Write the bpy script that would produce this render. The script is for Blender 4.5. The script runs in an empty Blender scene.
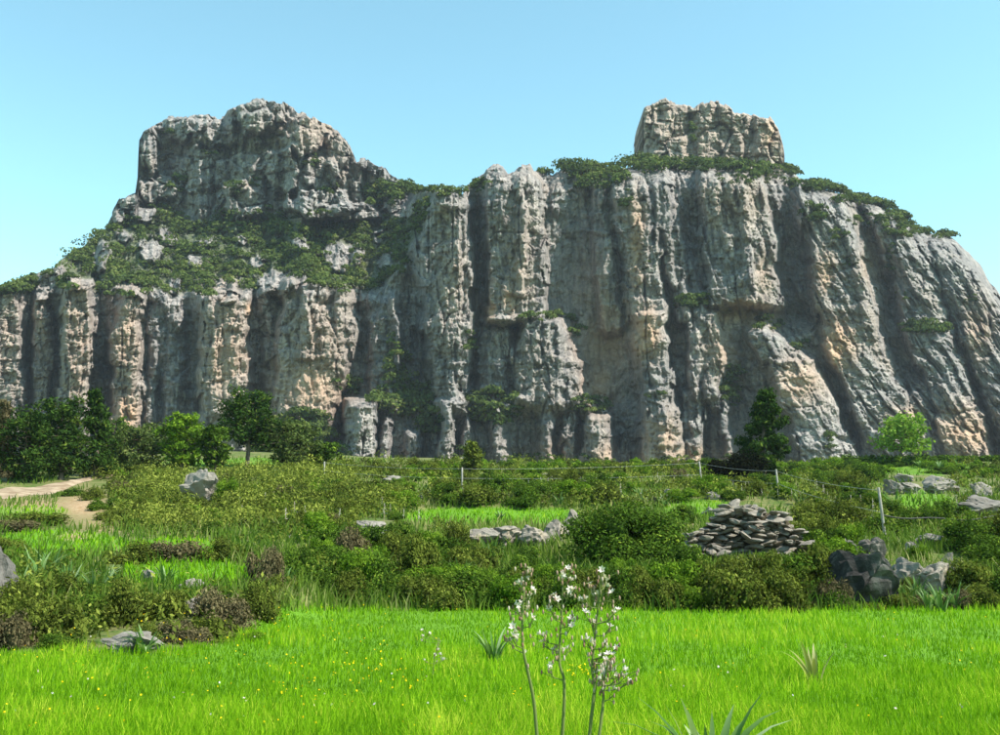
import bpy, bmesh, math, random
import numpy as np
from mathutils import Vector, Matrix

# ------------------------------------------------------------------ camera, sky, sun, exposure
scn = bpy.context.scene
COL = scn.collection
R = math.radians
EYE = 1.5
PITCH = R(9.23)
F = 1000.0                        # focal length in photo pixels (photo is 1000 x 735)
cam_d = bpy.data.cameras.new('camera'); cam = bpy.data.objects.new('camera', cam_d); COL.objects.link(cam)
cam.location = (0, 0, EYE); cam.rotation_euler = (R(90) + PITCH, 0, 0)
cam_d.sensor_width = 36; cam_d.lens = 36 * F / 1000; cam_d.clip_start = 0.05; cam_d.clip_end = 6000
scn.camera = cam

SUN_AZ, SUN_EL = 66.0, 50.0       # azimuth measured from behind the camera towards the right
sx = math.sin(R(SUN_AZ)) * math.cos(R(SUN_EL)); sy = -math.cos(R(SUN_AZ)) * math.cos(R(SUN_EL)); sz = math.sin(R(SUN_EL))
SUN = Vector((sx, sy, sz))
w = bpy.data.worlds.new('World'); scn.world = w; w.use_nodes = True
nt = w.node_tree; nt.nodes.clear()
sky = nt.nodes.new('ShaderNodeTexSky'); sky.sky_type = 'NISHITA'; sky.sun_disc = False
sky.sun_elevation = R(SUN_EL); sky.sun_rotation = math.atan2(sx, sy)
sky.altitude = 300; sky.air_density = 1.0; sky.dust_density = 0.1; sky.ozone_density = 1.3
bg = nt.nodes.new('ShaderNodeBackground'); bg.inputs['Strength'].default_value = 0.15
wo = nt.nodes.new('ShaderNodeOutputWorld')
tint = nt.nodes.new('ShaderNodeMix'); tint.data_type = 'RGBA'; tint.blend_type = 'MULTIPLY'; tint.inputs[0].default_value = 1
tint.inputs[7].default_value = (0.98, 1.27, 0.98, 1)
nt.links.new(sky.outputs[0], tint.inputs[6]); nt.links.new(tint.outputs[2], bg.inputs[0]); nt.links.new(bg.outputs[0], wo.inputs[0])
sun_d = bpy.data.lights.new('sun', 'SUN'); sun_d.energy = 5.0; sun_d.angle = R(0.5); sun_d.color = (1.0, 0.95, 0.88)
sun_o = bpy.data.objects.new('sun', sun_d); COL.objects.link(sun_o)
sun_o.rotation_euler = SUN.to_track_quat('Z', 'Y').to_euler(); sun_o.location = (60, -40, 80)
vs = scn.view_settings; vs.view_transform = 'Standard'; vs.look = 'None'; vs.gamma = 1; vs.exposure = 0.95; vs.use_curve_mapping = False
scn.cycles.max_bounces = 6; scn.cycles.transparent_max_bounces = 4

# ------------------------------------------------------------------ helpers
rng = np.random.default_rng(11)
random.seed(5)

def hash01(ix, iy, s):
    h = (ix.astype(np.int64) * 374761393 + iy.astype(np.int64) * 668265263 + s * 1274126177) & 0xffffffff
    h = ((h ^ (h >> 13)) * 1274126177) & 0xffffffff
    h = ((h ^ (h >> 15)) * 2246822519) & 0xffffffff
    return ((h ^ (h >> 16)) & 0xffffff) / float(0x1000000)

def noise(x, y, s=0):                                   # value noise, -1..1
    ix = np.floor(x); iy = np.floor(y); fx = x - ix; fy = y - iy
    ix = ix.astype(np.int64); iy = iy.astype(np.int64)
    fx = fx * fx * fx * (fx * (fx * 6 - 15) + 10); fy = fy * fy * fy * (fy * (fy * 6 - 15) + 10)
    a = hash01(ix, iy, s); b = hash01(ix + 1, iy, s); c = hash01(ix, iy + 1, s); d = hash01(ix + 1, iy + 1, s)
    return ((a + (b - a) * fx) * (1 - fy) + (c + (d - c) * fx) * fy) * 2 - 1

def fbm(x, y, s=0, o=4, g=0.5):
    t = 0; a = 1.0; n = 0
    for k in range(o):
        t = t + a * noise(x + 17.3 * k, y - 9.1 * k, s + k * 7); n += a; a *= g; x = x * 2.03; y = y * 2.03
    return t / n

def cells(x, y, s):                                     # Voronoi: F1, F2, random per cell (3), offset from the cell's point
    ix = np.floor(x).astype(np.int64); iy = np.floor(y).astype(np.int64)
    f1 = np.full(x.shape, 9.0); f2 = np.full(x.shape, 9.0)
    bx = np.zeros(x.shape); by = np.zeros(x.shape); r1 = np.zeros(x.shape); r2 = np.zeros(x.shape); r3 = np.zeros(x.shape)
    for j in (-1, 0, 1):
        for i in (-1, 0, 1):
            cx = ix + i; cy = iy + j
            h1 = hash01(cx, cy, s); h2 = hash01(cx, cy, s + 1)
            dx = x - (cx + 0.12 + 0.76 * h1); dy = y - (cy + 0.12 + 0.76 * h2)
            d = np.maximum(np.abs(dx), np.abs(dy)) * 0.55 + np.sqrt(dx * dx + dy * dy) * 0.45
            m = d < f1
            f2 = np.where(m, f1, np.minimum(f2, d)); f1 = np.where(m, d, f1)
            bx = np.where(m, dx, bx); by = np.where(m, dy, by)
            r1 = np.where(m, hash01(cx, cy, s + 2), r1); r2 = np.where(m, hash01(cx, cy, s + 3), r2); r3 = np.where(m, hash01(cx, cy, s + 4), r3)
    return f1, f2, r1 * 2 - 1, r2 * 2 - 1, r3 * 2 - 1, bx, by

def sstep(a, b, x):
    t = np.clip((x - a) / (b - a), 0, 1); return t * t * (3 - 2 * t)

CP, SP = math.cos(PITCH), math.sin(PITCH)
def ray(u, v):                                          # photo pixel -> world direction with unit Y
    xc = (np.asarray(u, float) - 500) / F; yc = (367.5 - np.asarray(v, float)) / F
    dy = CP - yc * SP
    return xc / dy, (SP + yc * CP) / dy
def pt(u, v, D):                                        # photo pixel at ground distance D
    a, b = ray(u, v); return np.stack([a * D, D + 0 * a, EYE + b * D], -1)
def to_px(x, y, z):
    zc = y * CP + (z - EYE) * SP; yc = -y * SP + (z - EYE) * CP
    zc = np.maximum(zc, 1e-3)
    return 500 + F * x / zc, 367.5 - F * yc / zc

def mesh_np(name, V, Fq, attrs=None, smooth=False):     # V (n,3), Fq (m,k)
    V = np.ascontiguousarray(V, np.float32); Fq = np.ascontiguousarray(Fq, np.int32); k = Fq.shape[1]
    me = bpy.data.meshes.new(name)
    me.vertices.add(len(V)); me.vertices.foreach_set('co', V.ravel())
    me.loops.add(Fq.size); me.loops.foreach_set('vertex_index', Fq.ravel())
    me.polygons.add(len(Fq)); me.polygons.foreach_set('loop_start', np.arange(0, Fq.size, k, dtype=np.int32))
    me.polygons.foreach_set('loop_total', np.full(len(Fq), k, np.int32))
    if smooth: me.polygons.foreach_set('use_smooth', np.ones(len(Fq), bool))
    for n, a in (attrs or {}).items():
        at = me.attributes.new(n, 'FLOAT', 'POINT'); at.data.foreach_set('value', np.ascontiguousarray(a, np.float32).ravel())
    me.update(calc_edges=True); me.validate()
    return me

def link(name, me, mat=None, parent=None, loc=None, rotz=None, scale=None):
    o = bpy.data.objects.new(name, me); COL.objects.link(o)
    if mat is not None and not me.materials: me.materials.append(mat)
    if parent is not None: o.parent = parent
    if loc is not None: o.location = loc
    if rotz is not None: o.rotation_euler = (0, 0, rotz)
    if scale is not None: o.scale = scale if hasattr(scale, '__len__') else (scale,) * 3
    return o
def empty(name, loc=(0, 0, 0), rotz=0, scale=1):
    o = bpy.data.objects.new(name, None); COL.objects.link(o); o.location = loc; o.rotation_euler = (0, 0, rotz)
    o.scale = (scale,) * 3 if not hasattr(scale, '__len__') else scale
    o.empty_display_size = 0.2
    return o
def tag(o, label=None, cat=None, group=None, kind=None):
    if label: o['label'] = label
    if cat: o['category'] = cat
    if group: o['group'] = group
    if kind: o['kind'] = kind
    return o
def copy_tree(o, parent=None):
    c = o.copy(); COL.objects.link(c)
    if parent is not None: c.parent = parent
    for ch in o.children: copy_tree(ch, c)
    return c

# ------------------------------------------------------------------ materials
def new_mat(name):
    m = bpy.data.materials.new(name); m.use_nodes = True; n = m.node_tree; n.nodes.clear()
    return m, n, n.nodes.new('ShaderNodeOutputMaterial')
def N(n, t, **kw):
    x = n.nodes.new('ShaderNode' + t)
    for k, v in kw.items(): setattr(x, k, v)
    return x
def mixc(n, fac, a, b, blend='MIX'):
    m = N(n, 'Mix', data_type='RGBA', blend_type=blend)
    for i, v in ((0, fac), (6, a), (7, b)):
        if hasattr(v, 'is_output') or isinstance(v, bpy.types.NodeSocket): n.links.new(v, m.inputs[i])
        else: m.inputs[i].default_value = v if i == 0 else (*v, 1)
    return m.outputs[2]
def tex(n, scale, detail=4, vec=(1, 1, 1), rough=0.55, dist=0.0, coord='Object'):
    tc = N(n, 'TexCoord'); mp = N(n, 'Mapping'); mp.inputs['Scale'].default_value = vec
    t = N(n, 'TexNoise'); t.inputs['Scale'].default_value = scale; t.inputs['Detail'].default_value = detail
    t.inputs['Roughness'].default_value = rough; t.inputs['Distortion'].default_value = dist
    n.links.new(tc.outputs[coord], mp.inputs[0]); n.links.new(mp.outputs[0], t.inputs['Vector'])
    return t.outputs['Fac']
def ramp(n, src, a, b):
    m = N(n, 'MapRange'); m.inputs[1].default_value = a; m.inputs[2].default_value = b
    m.interpolation_type = 'SMOOTHSTEP'; n.links.new(src, m.inputs[0]); return m.outputs[0]
def attr(n, name):
    a = N(n, 'Attribute', attribute_name=name); return a.outputs['Fac']
def mul(n, a, b):
    m = N(n, 'Math', operation='MULTIPLY')
    for i, v in enumerate((a, b)):
        if isinstance(v, bpy.types.NodeSocket): n.links.new(v, m.inputs[i])
        else: m.inputs[i].default_value = v
    return m.outputs[0]
def bump(n, h, strength, dist):
    b = N(n, 'Bump'); b.inputs['Strength'].default_value = strength; b.inputs['Distance'].default_value = dist
    n.links.new(h, b.inputs['Height']); return b.outputs[0]
def principled(n, out, col, rough=0.9, normal=None, spec=0.15):
    p = N(n, 'BsdfPrincipled'); p.inputs['Roughness'].default_value = rough; p.inputs['Specular IOR Level'].default_value = spec
    if isinstance(col, bpy.types.NodeSocket): n.links.new(col, p.inputs['Base Color'])
    else: p.inputs['Base Color'].default_value = (*col, 1)
    if normal is not None: n.links.new(normal, p.inputs['Normal'])
    n.links.new(p.outputs[0], out.inputs[0]); return p

def mat_cliff():
    m, n, out = new_mat('limestone_cliff')
    big = tex(n, 0.045, 5); mid = tex(n, 0.35, 6, rough=0.65); fine = tex(n, 1.6, 5, rough=0.7)
    streak = tex(n, 0.5, 6, (1, 1, 0.09), 0.65, 0.4); bed = tex(n, 0.35, 5, (0.12, 0.12, 1.6), 0.6, 0.5)
    c = mixc(n, ramp(n, mid, 0.3, 0.72), (0.145, 0.138, 0.132), (0.41, 0.375, 0.335))
    c = mixc(n, ramp(n, big, 0.5, 0.68), c, (0.29, 0.245, 0.205))
    c = mixc(n, mul(n, ramp(n, streak, 0.47, 0.66), 0.75), c, (0.075, 0.076, 0.082))
    st2 = tex(n, 1.3, 5, (1, 1, 0.05), 0.6, 0.2); big2 = tex(n, 0.03, 4)
    c = mixc(n, mul(n, ramp(n, st2, 0.52, 0.68), 0.4), c, (0.32, 0.285, 0.245))
    c = mixc(n, mul(n, ramp(n, st2, 0.46, 0.34), 0.5), c, (0.085, 0.085, 0.09))
    c = mixc(n, mul(n, ramp(n, big2, 0.5, 0.62), 0.35), c, (0.12, 0.12, 0.125))
    c = mixc(n, mul(n, ramp(n, bed, 0.56, 0.7), 0.35), c, (0.12, 0.115, 0.10))
    wn = mul(n, attr(n, 'warm'), ramp(n, streak, 0.95, 0.5))
    c = mixc(n, wn, c, (0.47, 0.305, 0.19))
    c = mixc(n, mul(n, attr(n, 'warm'), mul(n, ramp(n, mid, 0.5, 0.62), 0.6)), c, (0.50, 0.37, 0.26))
    c = mixc(n, attr(n, 'streak'), c, (0.115, 0.115, 0.12))
    c = mixc(n, mul(n, attr(n, 'green'), ramp(n, fine, 0.3, 0.55)), c, (0.06, 0.08, 0.03))
    ad = N(n, 'Math', operation='ADD'); n.links.new(mid, ad.inputs[0]); n.links.new(mul(n, fine, 0.5), ad.inputs[1])
    ad2 = N(n, 'Math', operation='ADD'); n.links.new(ad.outputs[0], ad2.inputs[0]); n.links.new(mul(n, bed, 0.5), ad2.inputs[1])
    def crack(scale, vec):
        tc = N(n, 'TexCoord'); mp = N(n, 'Mapping'); mp.inputs['Scale'].default_value = vec; vo = N(n, 'TexVoronoi', feature='DISTANCE_TO_EDGE'); vo.inputs['Scale'].default_value = scale
        wn_ = N(n, 'TexNoise'); wn_.inputs['Scale'].default_value = 0.35; wn_.inputs['Detail'].default_value = 4
        ma = N(n, 'VectorMath', operation='MULTIPLY_ADD'); ma.inputs[1].default_value = (3.0, 3.0, 3.0); n.links.new(tc.outputs['Object'], wn_.inputs['Vector']); n.links.new(wn_.outputs['Color'], ma.inputs[0]); n.links.new(tc.outputs['Object'], ma.inputs[2])
        n.links.new(ma.outputs[0], mp.inputs[0]); n.links.new(mp.outputs[0], vo.inputs['Vector']); return ramp(n, vo.outputs['Distance'], 0.0, 0.08)
    h = ad2.outputs[0]
    for src, wt in ((crack(0.30, (1, 1, 0.34)), 0.8), (crack(0.8, (1, 1, 0.6)), 0.3)):
        a_ = N(n, 'Math', operation='MULTIPLY_ADD'); a_.inputs[1].default_value = wt; n.links.new(src, a_.inputs[0]); n.links.new(h, a_.inputs[2]); h = a_.outputs[0]
    principled(n, out, c, 0.95, bump(n, h, 0.6, 0.8))
    return m
M_CLIFF = mat_cliff()

def mat_leaf(name, a, b, c, transl=0.3, gloss=0.25):    # colour varies per leaf through the 'tone' attribute
    m, n, out = new_mat(name)
    t = attr(n, 'tone')
    col = mixc(n, ramp(n, t, 0.0, 0.55), a, b); col = mixc(n, ramp(n, t, 0.6, 1.0), col, c)
    d = N(n, 'BsdfDiffuse'); tr = N(n, 'BsdfTranslucent'); mx = N(n, 'MixShader'); mx.inputs[0].default_value = transl
    n.links.new(col, d.inputs[0]); n.links.new(mixc(n, 1.0, col, (1.0, 1.0, 0.55), 'MULTIPLY'), tr.inputs[0])
    n.links.new(d.outputs[0], mx.inputs[1]); n.links.new(tr.outputs[0], mx.inputs[2])
    n.links.new(mx.outputs[0], out.inputs[0])
    return m

# ------------------------------------------------------------------ the cliff, as distances along the view of each skyline column
SKY = np.array([(-200, 345), (-150, 330), (-60, 303), (0, 290), (20, 284), (45, 271), (70, 256), (90, 241), (105, 229), (113, 213), (118, 203), (127, 196),
    (135, 193), (138, 172), (138.6, 142), (145, 131), (160, 120), (175, 118), (190, 115), (210, 115), (224, 119), (228, 110), (240, 104), (258, 100),
    (270, 99), (285, 103), (300, 112), (315, 116), (330, 125), (340, 134), (350, 146), (356, 161), (361, 160), (368, 159), (382, 166), (392, 179),
    (405, 184), (420, 191), (440, 190), (452, 191), (462, 192), (468, 189), (475, 182), (485, 172), (497, 165), (503, 165), (508, 171), (514, 170), (519, 164),
    (530, 165), (534, 173), (545, 171), (552, 175), (561, 168), (578, 165), (590, 170), (605, 170), (622, 168), (640, 164), (700, 164), (785, 169),
    (800, 178), (820, 186), (840, 192), (860, 199), (880, 204), (890, 210), (905, 219), (912, 227), (930, 233), (945, 234), (955, 238), (965, 247),
    (980, 266), (990, 281), (1000, 293), (1030, 318), (1080, 352), (1150, 385), (1250, 430)], float)
TOPL = np.array([(-200, 350), (-150, 335), (-60, 305), (0, 292), (60, 286), (100, 293), (200, 297), (260, 287), (300, 278), (340, 291), (380, 286), (405, 266), (425, 225), (440, 150), (480, 60)], float)
SKYM = np.array([p for p in SKY.tolist() if p[0] < 120 or p[0] > 395])       # the slope's own skyline, behind the crag
SKYM = np.insert(SKYM, np.searchsorted(SKYM[:, 0], 125), [(128, 196), (150, 186), (380, 186)], axis=0)
CRAG = np.array([(-200, 200), (98, 120), (105, 214), (118, 212), (140, 212), (165, 206), (200, 222), (225, 212), (250, 228), (285, 216), (310, 230), (345, 222), (380, 218), (420, 196), (470, 150)], float)

# buttresses: rows of (v, left u, right u), how far they stand out (m), width of the left and right flank (px)
BUT = [
    ([(285, -30, 19), (420, -30, 25)], 6, 4, 5), ([(296, 35, 50), (420, 31, 52)], 4, 4, 4),
    ([(276, 67, 92), (330, 60, 94), (420, 58, 90)], 9, 5, 3), ([(293, 124, 142), (340, 112, 140), (445, 110, 143)], 7, 5, 6),
    ([(292, 150, 170), (440, 146, 158)], 3, 4, 5), ([(300, 166, 180), (440, 165, 182)], 2.5, 3, 6),
    ([(294, 205, 250), (350, 202, 247), (425, 200, 246)], 9, 7, 5), ([(285, 258, 275), (440, 262, 272)], 2, 3, 3),
    ([(280, 287, 350), (330, 281, 361), (400, 275, 338), (435, 274, 335)], 10, 8, 5), ([(290, 300, 318), (360, 296, 312)], 12.5, 4, 5),
    ([(300, 373, 398), (400, 372, 398)], 4, 5, 3), ([(295, 391, 397), (400, 390, 397)], 6, 3, 2),
    ([(188, 436, 466), (240, 419, 470), (330, 425, 474), (400, 437, 470)], 9.5, 9, 5), ([(200, 447, 463), (320, 442, 466), (400, 448, 462)], 11, 6, 8),
    ([(160, 489, 538), (230, 490, 544), (322, 487, 548)], 10, 5, 4), ([(170, 512, 528), (300, 515, 530)], 12, 6, 8),
    ([(316, 526, 560), (350, 516, 576), (400, 514, 592)], 9, 9, 8), ([(330, 482, 512), (402, 478, 512)], 5, 6, 5),
    ([(402, 349, 377), (470, 342, 377)], 11, 6, 3), ([(420, 383, 391), (470, 379, 393)], 9.5, 4, 3), ([(432, 408, 418), (470, 402, 420)], 9, 4, 3),
    ([(398, 440, 452), (472, 441, 455)], 11, 5, 3), ([(420, 462, 472), (472, 460, 474)], 8, 3, 3), ([(395, 493, 503), (472, 492, 506)], 8.5, 4, 4),
    ([(395, 543, 553), (472, 540, 556)], 9, 4, 3), ([(410, 566, 576), (472, 563, 576)], 8, 3, 3), ([(412, 586, 612), (470, 583, 616)], 10.5, 6, 4),
    ([(170, 610, 645), (230, 620, 660), (322, 634, 668)], 8, 11, 6), ([(180, 590, 604), (260, 596, 612), (330, 604, 624)], 4, 6, 6),
    ([(313, 636, 664), (390, 643, 674), (420, 646, 680), (466, 640, 684)], 12, 12, 4),
    ([(160, 645, 662), (250, 664, 690), (322, 680, 712)], 6.5, 7, 5), ([(166, 701, 760), (240, 707, 774), (306, 713, 782)], 9, 8, 4),
    ([(180, 735, 750), (306, 745, 762)], 11, 6, 7), ([(314, 690, 719), (395, 692, 723)], 7, 6, 5), ([(392, 683, 700), (470, 684, 704)], 6, 5, 4),
    ([(395, 722, 731), (470, 722, 732)], 5, 3, 3), ([(178, 797, 852), (250, 810, 860), (330, 822, 882), (430, 862, 920)], 9, 10, 9),
    ([(190, 832, 846), (345, 866, 884)], 10.5, 5, 8), ([(200, 862, 915), (260, 887, 935), (330, 907, 955), (450, 950, 990)], 9, 9, 8),
    ([(235, 926, 960), (300, 946, 1000), (400, 986, 1040), (470, 1010, 1070)], 10, 9, 8), ([(270, 990, 1040), (450, 1050, 1100)], 9, 8, 9),
    ([(356, 768, 812), (400, 782, 835), (470, 806, 866)], 9, 7, 5), ([(330, 745, 770), (362, 760, 815)], 6, 6, 6),
    ([(360, 852, 872), (470, 868, 905)], 5, 5, 6), ([(380, 905, 930), (470, 925, 948)], 6, 4, 5), ([(408, 945, 985), (470, 940, 992)], 8, 8, 5),
    ([(360, 1000, 1030), (470, 1020, 1060)], 7, 6, 6),
]
# outcrops and blocks on the vegetated slope and the upper crag: u, v, half width, half height, stand out
OUT = [(128, 203, 11, 11, 6), (118, 218, 9, 8, 5), (143, 214, 12, 8, 5), (125, 236, 10, 6, 4), (165, 236, 10, 8, 4), (205, 240, 9, 6, 4), (300, 246, 10, 7, 4), (255, 262, 9, 7, 4), (62, 275, 8, 6, 4), (385, 262, 9, 9, 4), (240, 240, 8, 5, 3), (103, 256, 9, 17, 7), (84, 283, 14, 9, 5), (150, 250, 12, 14, 6), (196, 262, 10, 8, 4), (226, 290, 16, 12, 5), (340, 256, 22, 15, 6), (278, 282, 22, 14, 6),
       (318, 205, 34, 14, 8), (352, 212, 30, 9, 6), (262, 112, 26, 26, 7), (300, 135, 28, 22, 6), (340, 150, 14, 22, 5), (150, 148, 10, 28, 5), (182, 126, 20, 12, 5),
       (215, 135, 24, 14, 4), (200, 170, 32, 22, 3), (160, 190, 22, 14, 5), (240, 200, 20, 18, 5), (280, 170, 20, 22, 5), (322, 172, 18, 20, 5), (372, 166, 14, 8, 4),
       (446, 200, 12, 12, 4), (402, 210, 20, 12, 4), (45, 292, 12, 8, 4), (130, 293, 12, 6, 3), (380, 235, 10, 8, 3), (175, 285, 9, 7, 3)]
WARM = [(645, 335, 13, 26, 1), (637, 245, 8, 40, .9), (601, 385, 16, 24, .9), (605, 345, 26, 40, .6), (660, 440, 20, 22, .6), (838, 345, 18, 24, 1), (745, 312, 26, 12, .8), (800, 380, 28, 24, .6),
        (965, 435, 28, 26, .8), (905, 420, 18, 14, .7), (310, 390, 40, 32, .7), (318, 340, 40, 40, .35), (225, 350, 24, 60, .5), (125, 415, 16, 24, .9), (75, 350, 18, 70, .4), (40, 340, 14, 40, .4), (8, 340, 14, 60, .3),
        (128, 340, 14, 50, .5), (510, 300, 8, 14, .8), (488, 312, 8, 10, .9), (600, 462, 16, 10, .6), (640, 455, 60, 10, .5), (250, 310, 8, 8, .9), (735, 210, 30, 30, .3), (765, 275, 10, 30, .4), (825, 275, 8, 20, .7),
        (580, 290, 30, 40, .25), (520, 250, 22, 60, .25), (450, 280, 14, 60, .25), (320, 130, 40, 30, .3), (555, 455, 50, 16, .35), (720, 350, 16, 26, .5), (695, 455, 40, 10, .6), (870, 260, 12, 22, .35), (978, 330, 14, 30, .45)]
STREAK = [(585, 240, 35, 45, .45), (425, 330, 12, 60, .4), (720, 425, 20, 35, .4), (800, 290, 12, 40, .45), (30, 370, 14, 50, .4), (172, 370, 22, 60, .35), (500, 440, 60, 24, .3), (905, 300, 14, 50, .3), (640, 400, 10, 20, .3), (740, 350, 14, 30, .4)]
# hollows: u, v, half sizes, depth
HOL = [(605, 352, 26, 44, 5), (575, 270, 22, 55, 4), (690, 245, 7, 50, 4), (788, 270, 12, 60, 5), (800, 315, 22, 12, 4), (412, 320, 10, 70, 4), (478, 260, 5, 60, 4), (103, 370, 8, 70, 4), (259, 370, 8, 60, 4), (30, 360, 4, 70, 3),
       (362, 335, 8, 30, 5), (890, 285, 9, 45, 3), (340, 430, 8, 35, 6), (160, 380, 4, 45, 3), (705, 400, 4, 60, 3), (740, 400, 14, 50, 4), (192, 350, 8, 60, 3), (615, 440, 12, 22, 3), (52, 360, 4, 60, 2)]

def gauss(U, V, u, v, a, b):
    return np.exp(-(((U - u) / a) ** 2 + ((V - v) / b) ** 2))

def cliff_depth(U, V, crag=False):
    S = SKY if crag else SKYM
    sky_v = np.interp(U, S[:, 0], S[:, 1])
    wu = U + 3.0 * fbm(U / 26, V / 30, 3, 3); wv = V + 3.0 * fbm(U / 26, V / 30, 31, 3)
    for sc_u, sc_v, A, s_ in ((16, 26, 2.2, 900), (7, 9, 1.1, 910)):
        c_ = cells((U + 0.35 * (wv - V)) / sc_u, (V + 2 * noise(U / 30, V / 30, 77)) / sc_v, s_); wu = wu + A * c_[2]; wv = wv + A * c_[3]
    T = np.interp(wu, TOPL[:, 0], TOPL[:, 1]) + (14 * fbm(wu / 17, wu * 0, 97, 3) + 5 * fbm(U / 60, V / 60, 98, 2)) * (1 - sstep(380, 410, U)); C = np.interp(U, CRAG[:, 0], CRAG[:, 1])
    lean = 0.05 + 0.10 * sstep(700, 950, U)
    D = 300 + lean * (470 - V) + 10 * sstep(760, 1050, U)
    rise = np.clip(T - wv, 0, None); cap = np.clip(T - C, 0, None)
    left = 1 - sstep(410, 440, U)
    if crag: D = D + left * (0.66 * np.minimum(rise, cap) + 0.10 * np.clip(C - wv, 0, None)) - 1.2
    else: D = D + left * 0.66 * rise
    rim = np.clip(26 - (V - sky_v), 0, None) * sstep(470, 500, U)
    D = D + 0.03 * rim ** 2 * (0.6 + 0.4 * sstep(600, 640, U))
    # buttresses
    P = np.zeros_like(U)
    for rows, h, el, er in BUT:
        r = np.array(rows, float)
        if r[0, 0] > 390 and 340 < r[0, 1] < 640 and h < 9.6: h, el, er = h * 0.62, el * 1.5, er * 1.6
        L = np.interp(V, r[:, 0], r[:, 1]); Rr = np.interp(V, r[:, 0], r[:, 2])
        wob = 2.2 * fbm(V / 17, U * 0 + L[0, 0] if L.ndim == 2 else V * 0, int(h * 10) + int(r[0, 1]), 3)
        s = sstep(-el, 0.3 * el, wu - L - wob) * (1 - sstep(-0.8 * er, er, wu - Rr + wob))
        mid = np.clip((wu - L) / np.maximum(Rr - L, 1), 0, 1)
        s = s * (0.86 + 0.14 * np.sin(mid * math.pi))
        fade = sstep(r[0, 0] - 7, r[0, 0] + 5, wv) * (1 - sstep(r[-1, 0] - 3, r[-1, 0] + (8 if r[-1, 0] < 390 else 26 if r[-1, 0] < 410 else 90), wv))
        P = np.maximum(P, 2.0 * h * s * fade)
    # ledges: everything below stands forward
    P = P + 9 * sstep(396, 402, wv + 2 * noise(U / 14, U * 0, 5)) * sstep(332, 345, U) * (1 - sstep(510, 540, U))
    P = P + 3.5 * sstep(398, 408, wv + 4 * noise(U / 18, U * 0, 6)) * sstep(520, 545, U) * (1 - sstep(640, 690, U))
    P = P + 3.0 * sstep(314, 321, wv + 3 * noise(U / 16, U * 0, 7)) * sstep(478, 490, U) * (1 - sstep(555, 575, U))
    P = P + 2.6 * sstep(304, 311, wv + 3 * noise(U / 16, U * 0, 8) - 0.18 * (U - 690)) * sstep(670, 690, U) * (1 - sstep(820, 850, U))
    P = P + 3.0 * sstep(326, 334, wv + 3 * noise(U / 16, U * 0, 9)) * sstep(895, 910, U) * (1 - sstep(965, 985, U))
    onoise = fbm(U / 7, V / 9, 95, 3); rocky = np.zeros_like(U)
    for u, v, a, b, h in OUT:
        if crag: h = h * 1.5
        e = (((wu - u) / a) ** 2 + ((wv - v) / b) ** 2) * (1 + 0.7 * onoise)
        bare = 1 - sstep(0.55, 1.15, e); P = P + 1.3 * h * bare; rocky = np.maximum(rocky, bare)
    for u, v, a, b, h in HOL:
        P = P - 1.9 * h * gauss(wu, V, u, v, a * 0.85, b)
    # fractured rock: tilted blocks at four sizes, strata and columns; the grain leans over towards u = 1000
    k = 0.62 * sstep(600, 900, U)
    su = U - k * (V - 300)
    wob_u = su + 5 * fbm(U / 40, V / 60, 41, 3); wob_v = V + 5 * fbm(U / 40, V / 40, 51, 3)
    smooth = np.clip(gauss(U, V, 605, 345, 28, 42) + 0.8 * gauss(U, V, 575, 270, 26, 50) + 0.8 * gauss(U, V, 310, 385, 34, 30) + 0.7 * gauss(U, V, 815, 410, 30, 40) + .6 * gauss(U, V, 225, 380, 20, 40), 0, 1)
    amp = 1 - 0.65 * smooth
    veg_slope = left * sstep(2, 10, rise) * (1 - sstep(-6, 2, rise - cap))
    f = 0
    for sc_u, sc_v, A, J, s in ((34, 80, 2.0, 0.4, 101), (14, 27, 1.05, 0.4, 201), (6.5, 10, 0.5, 0.25, 301), (3.2, 4.2, 0.25, 0.12, 401)) if not crag else ((30, 26, 3.4, 1.6, 501), (13, 12, 1.7, 1.0, 201), (6.5, 6.5, 0.7, 0.35, 301), (3.2, 3.4, 0.28, 0.12, 401)):
        f1, f2, a1, a2, a3, bx, by = cells(wob_u / sc_u, wob_v / sc_v, s)
        f = f + A * (a1 * 0.8 + 1.1 * a2 * bx + 1.1 * (a3 - 0.35) * by) - J * np.exp(-((f2 - f1) / 0.09) ** 2)
    for su_s, v_s, A, wd, s in ((22, 120, 3.4, 0.05, 601), (11, 70, 1.9, 0.06, 611), (60, 9, 1.0, 0.06, 621), (30, 22, 1.4, 0.05, 631)):
        f = f - A * np.exp(-(noise(wob_u / su_s, wob_v / v_s, s) / wd) ** 2) * sstep(-0.2, 0.3, noise(U / 30, V / 50, s + 3))
    f = f + 1.2 * (np.abs(noise(wob_u / 11, wob_v / 110, 641)) - 0.3) * (0.3 if crag else 1)
    jx = wob_u + 1.2 * noise(U / 4, V / 4, 33); jy = wob_v + 1.2 * noise(U / 4, V / 4, 34)
    for sc_u, sc_v, A, B_, s_ in ((10, 46, 1.5, 0.5, 661), (7, 15, 1.0, 0.45, 671), (26, 8, 0.8, 0.2, 681), (4, 7, 0.45, 0.3, 691)):
        c_ = cells(jx / sc_u, jy / sc_v, s_); f = f + (A * c_[2] + 0.8 * A * c_[3] * c_[5] + 0.6 * A * (c_[4] - 0.3) * c_[6] - B_ * np.exp(-((c_[1] - c_[0]) / 0.07) ** 2)) * (0.5 if crag else 1)
    f = f + 0.7 * fbm(su / 5, V / 45, 61, 4) + 0.6 * fbm(U / 60, V / 5.5, 71, 3) + 0.3 * fbm(U / 4, V / 4, 81, 2)
    D = D - P - f * amp * (0.95 if crag else 0.9)
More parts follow.
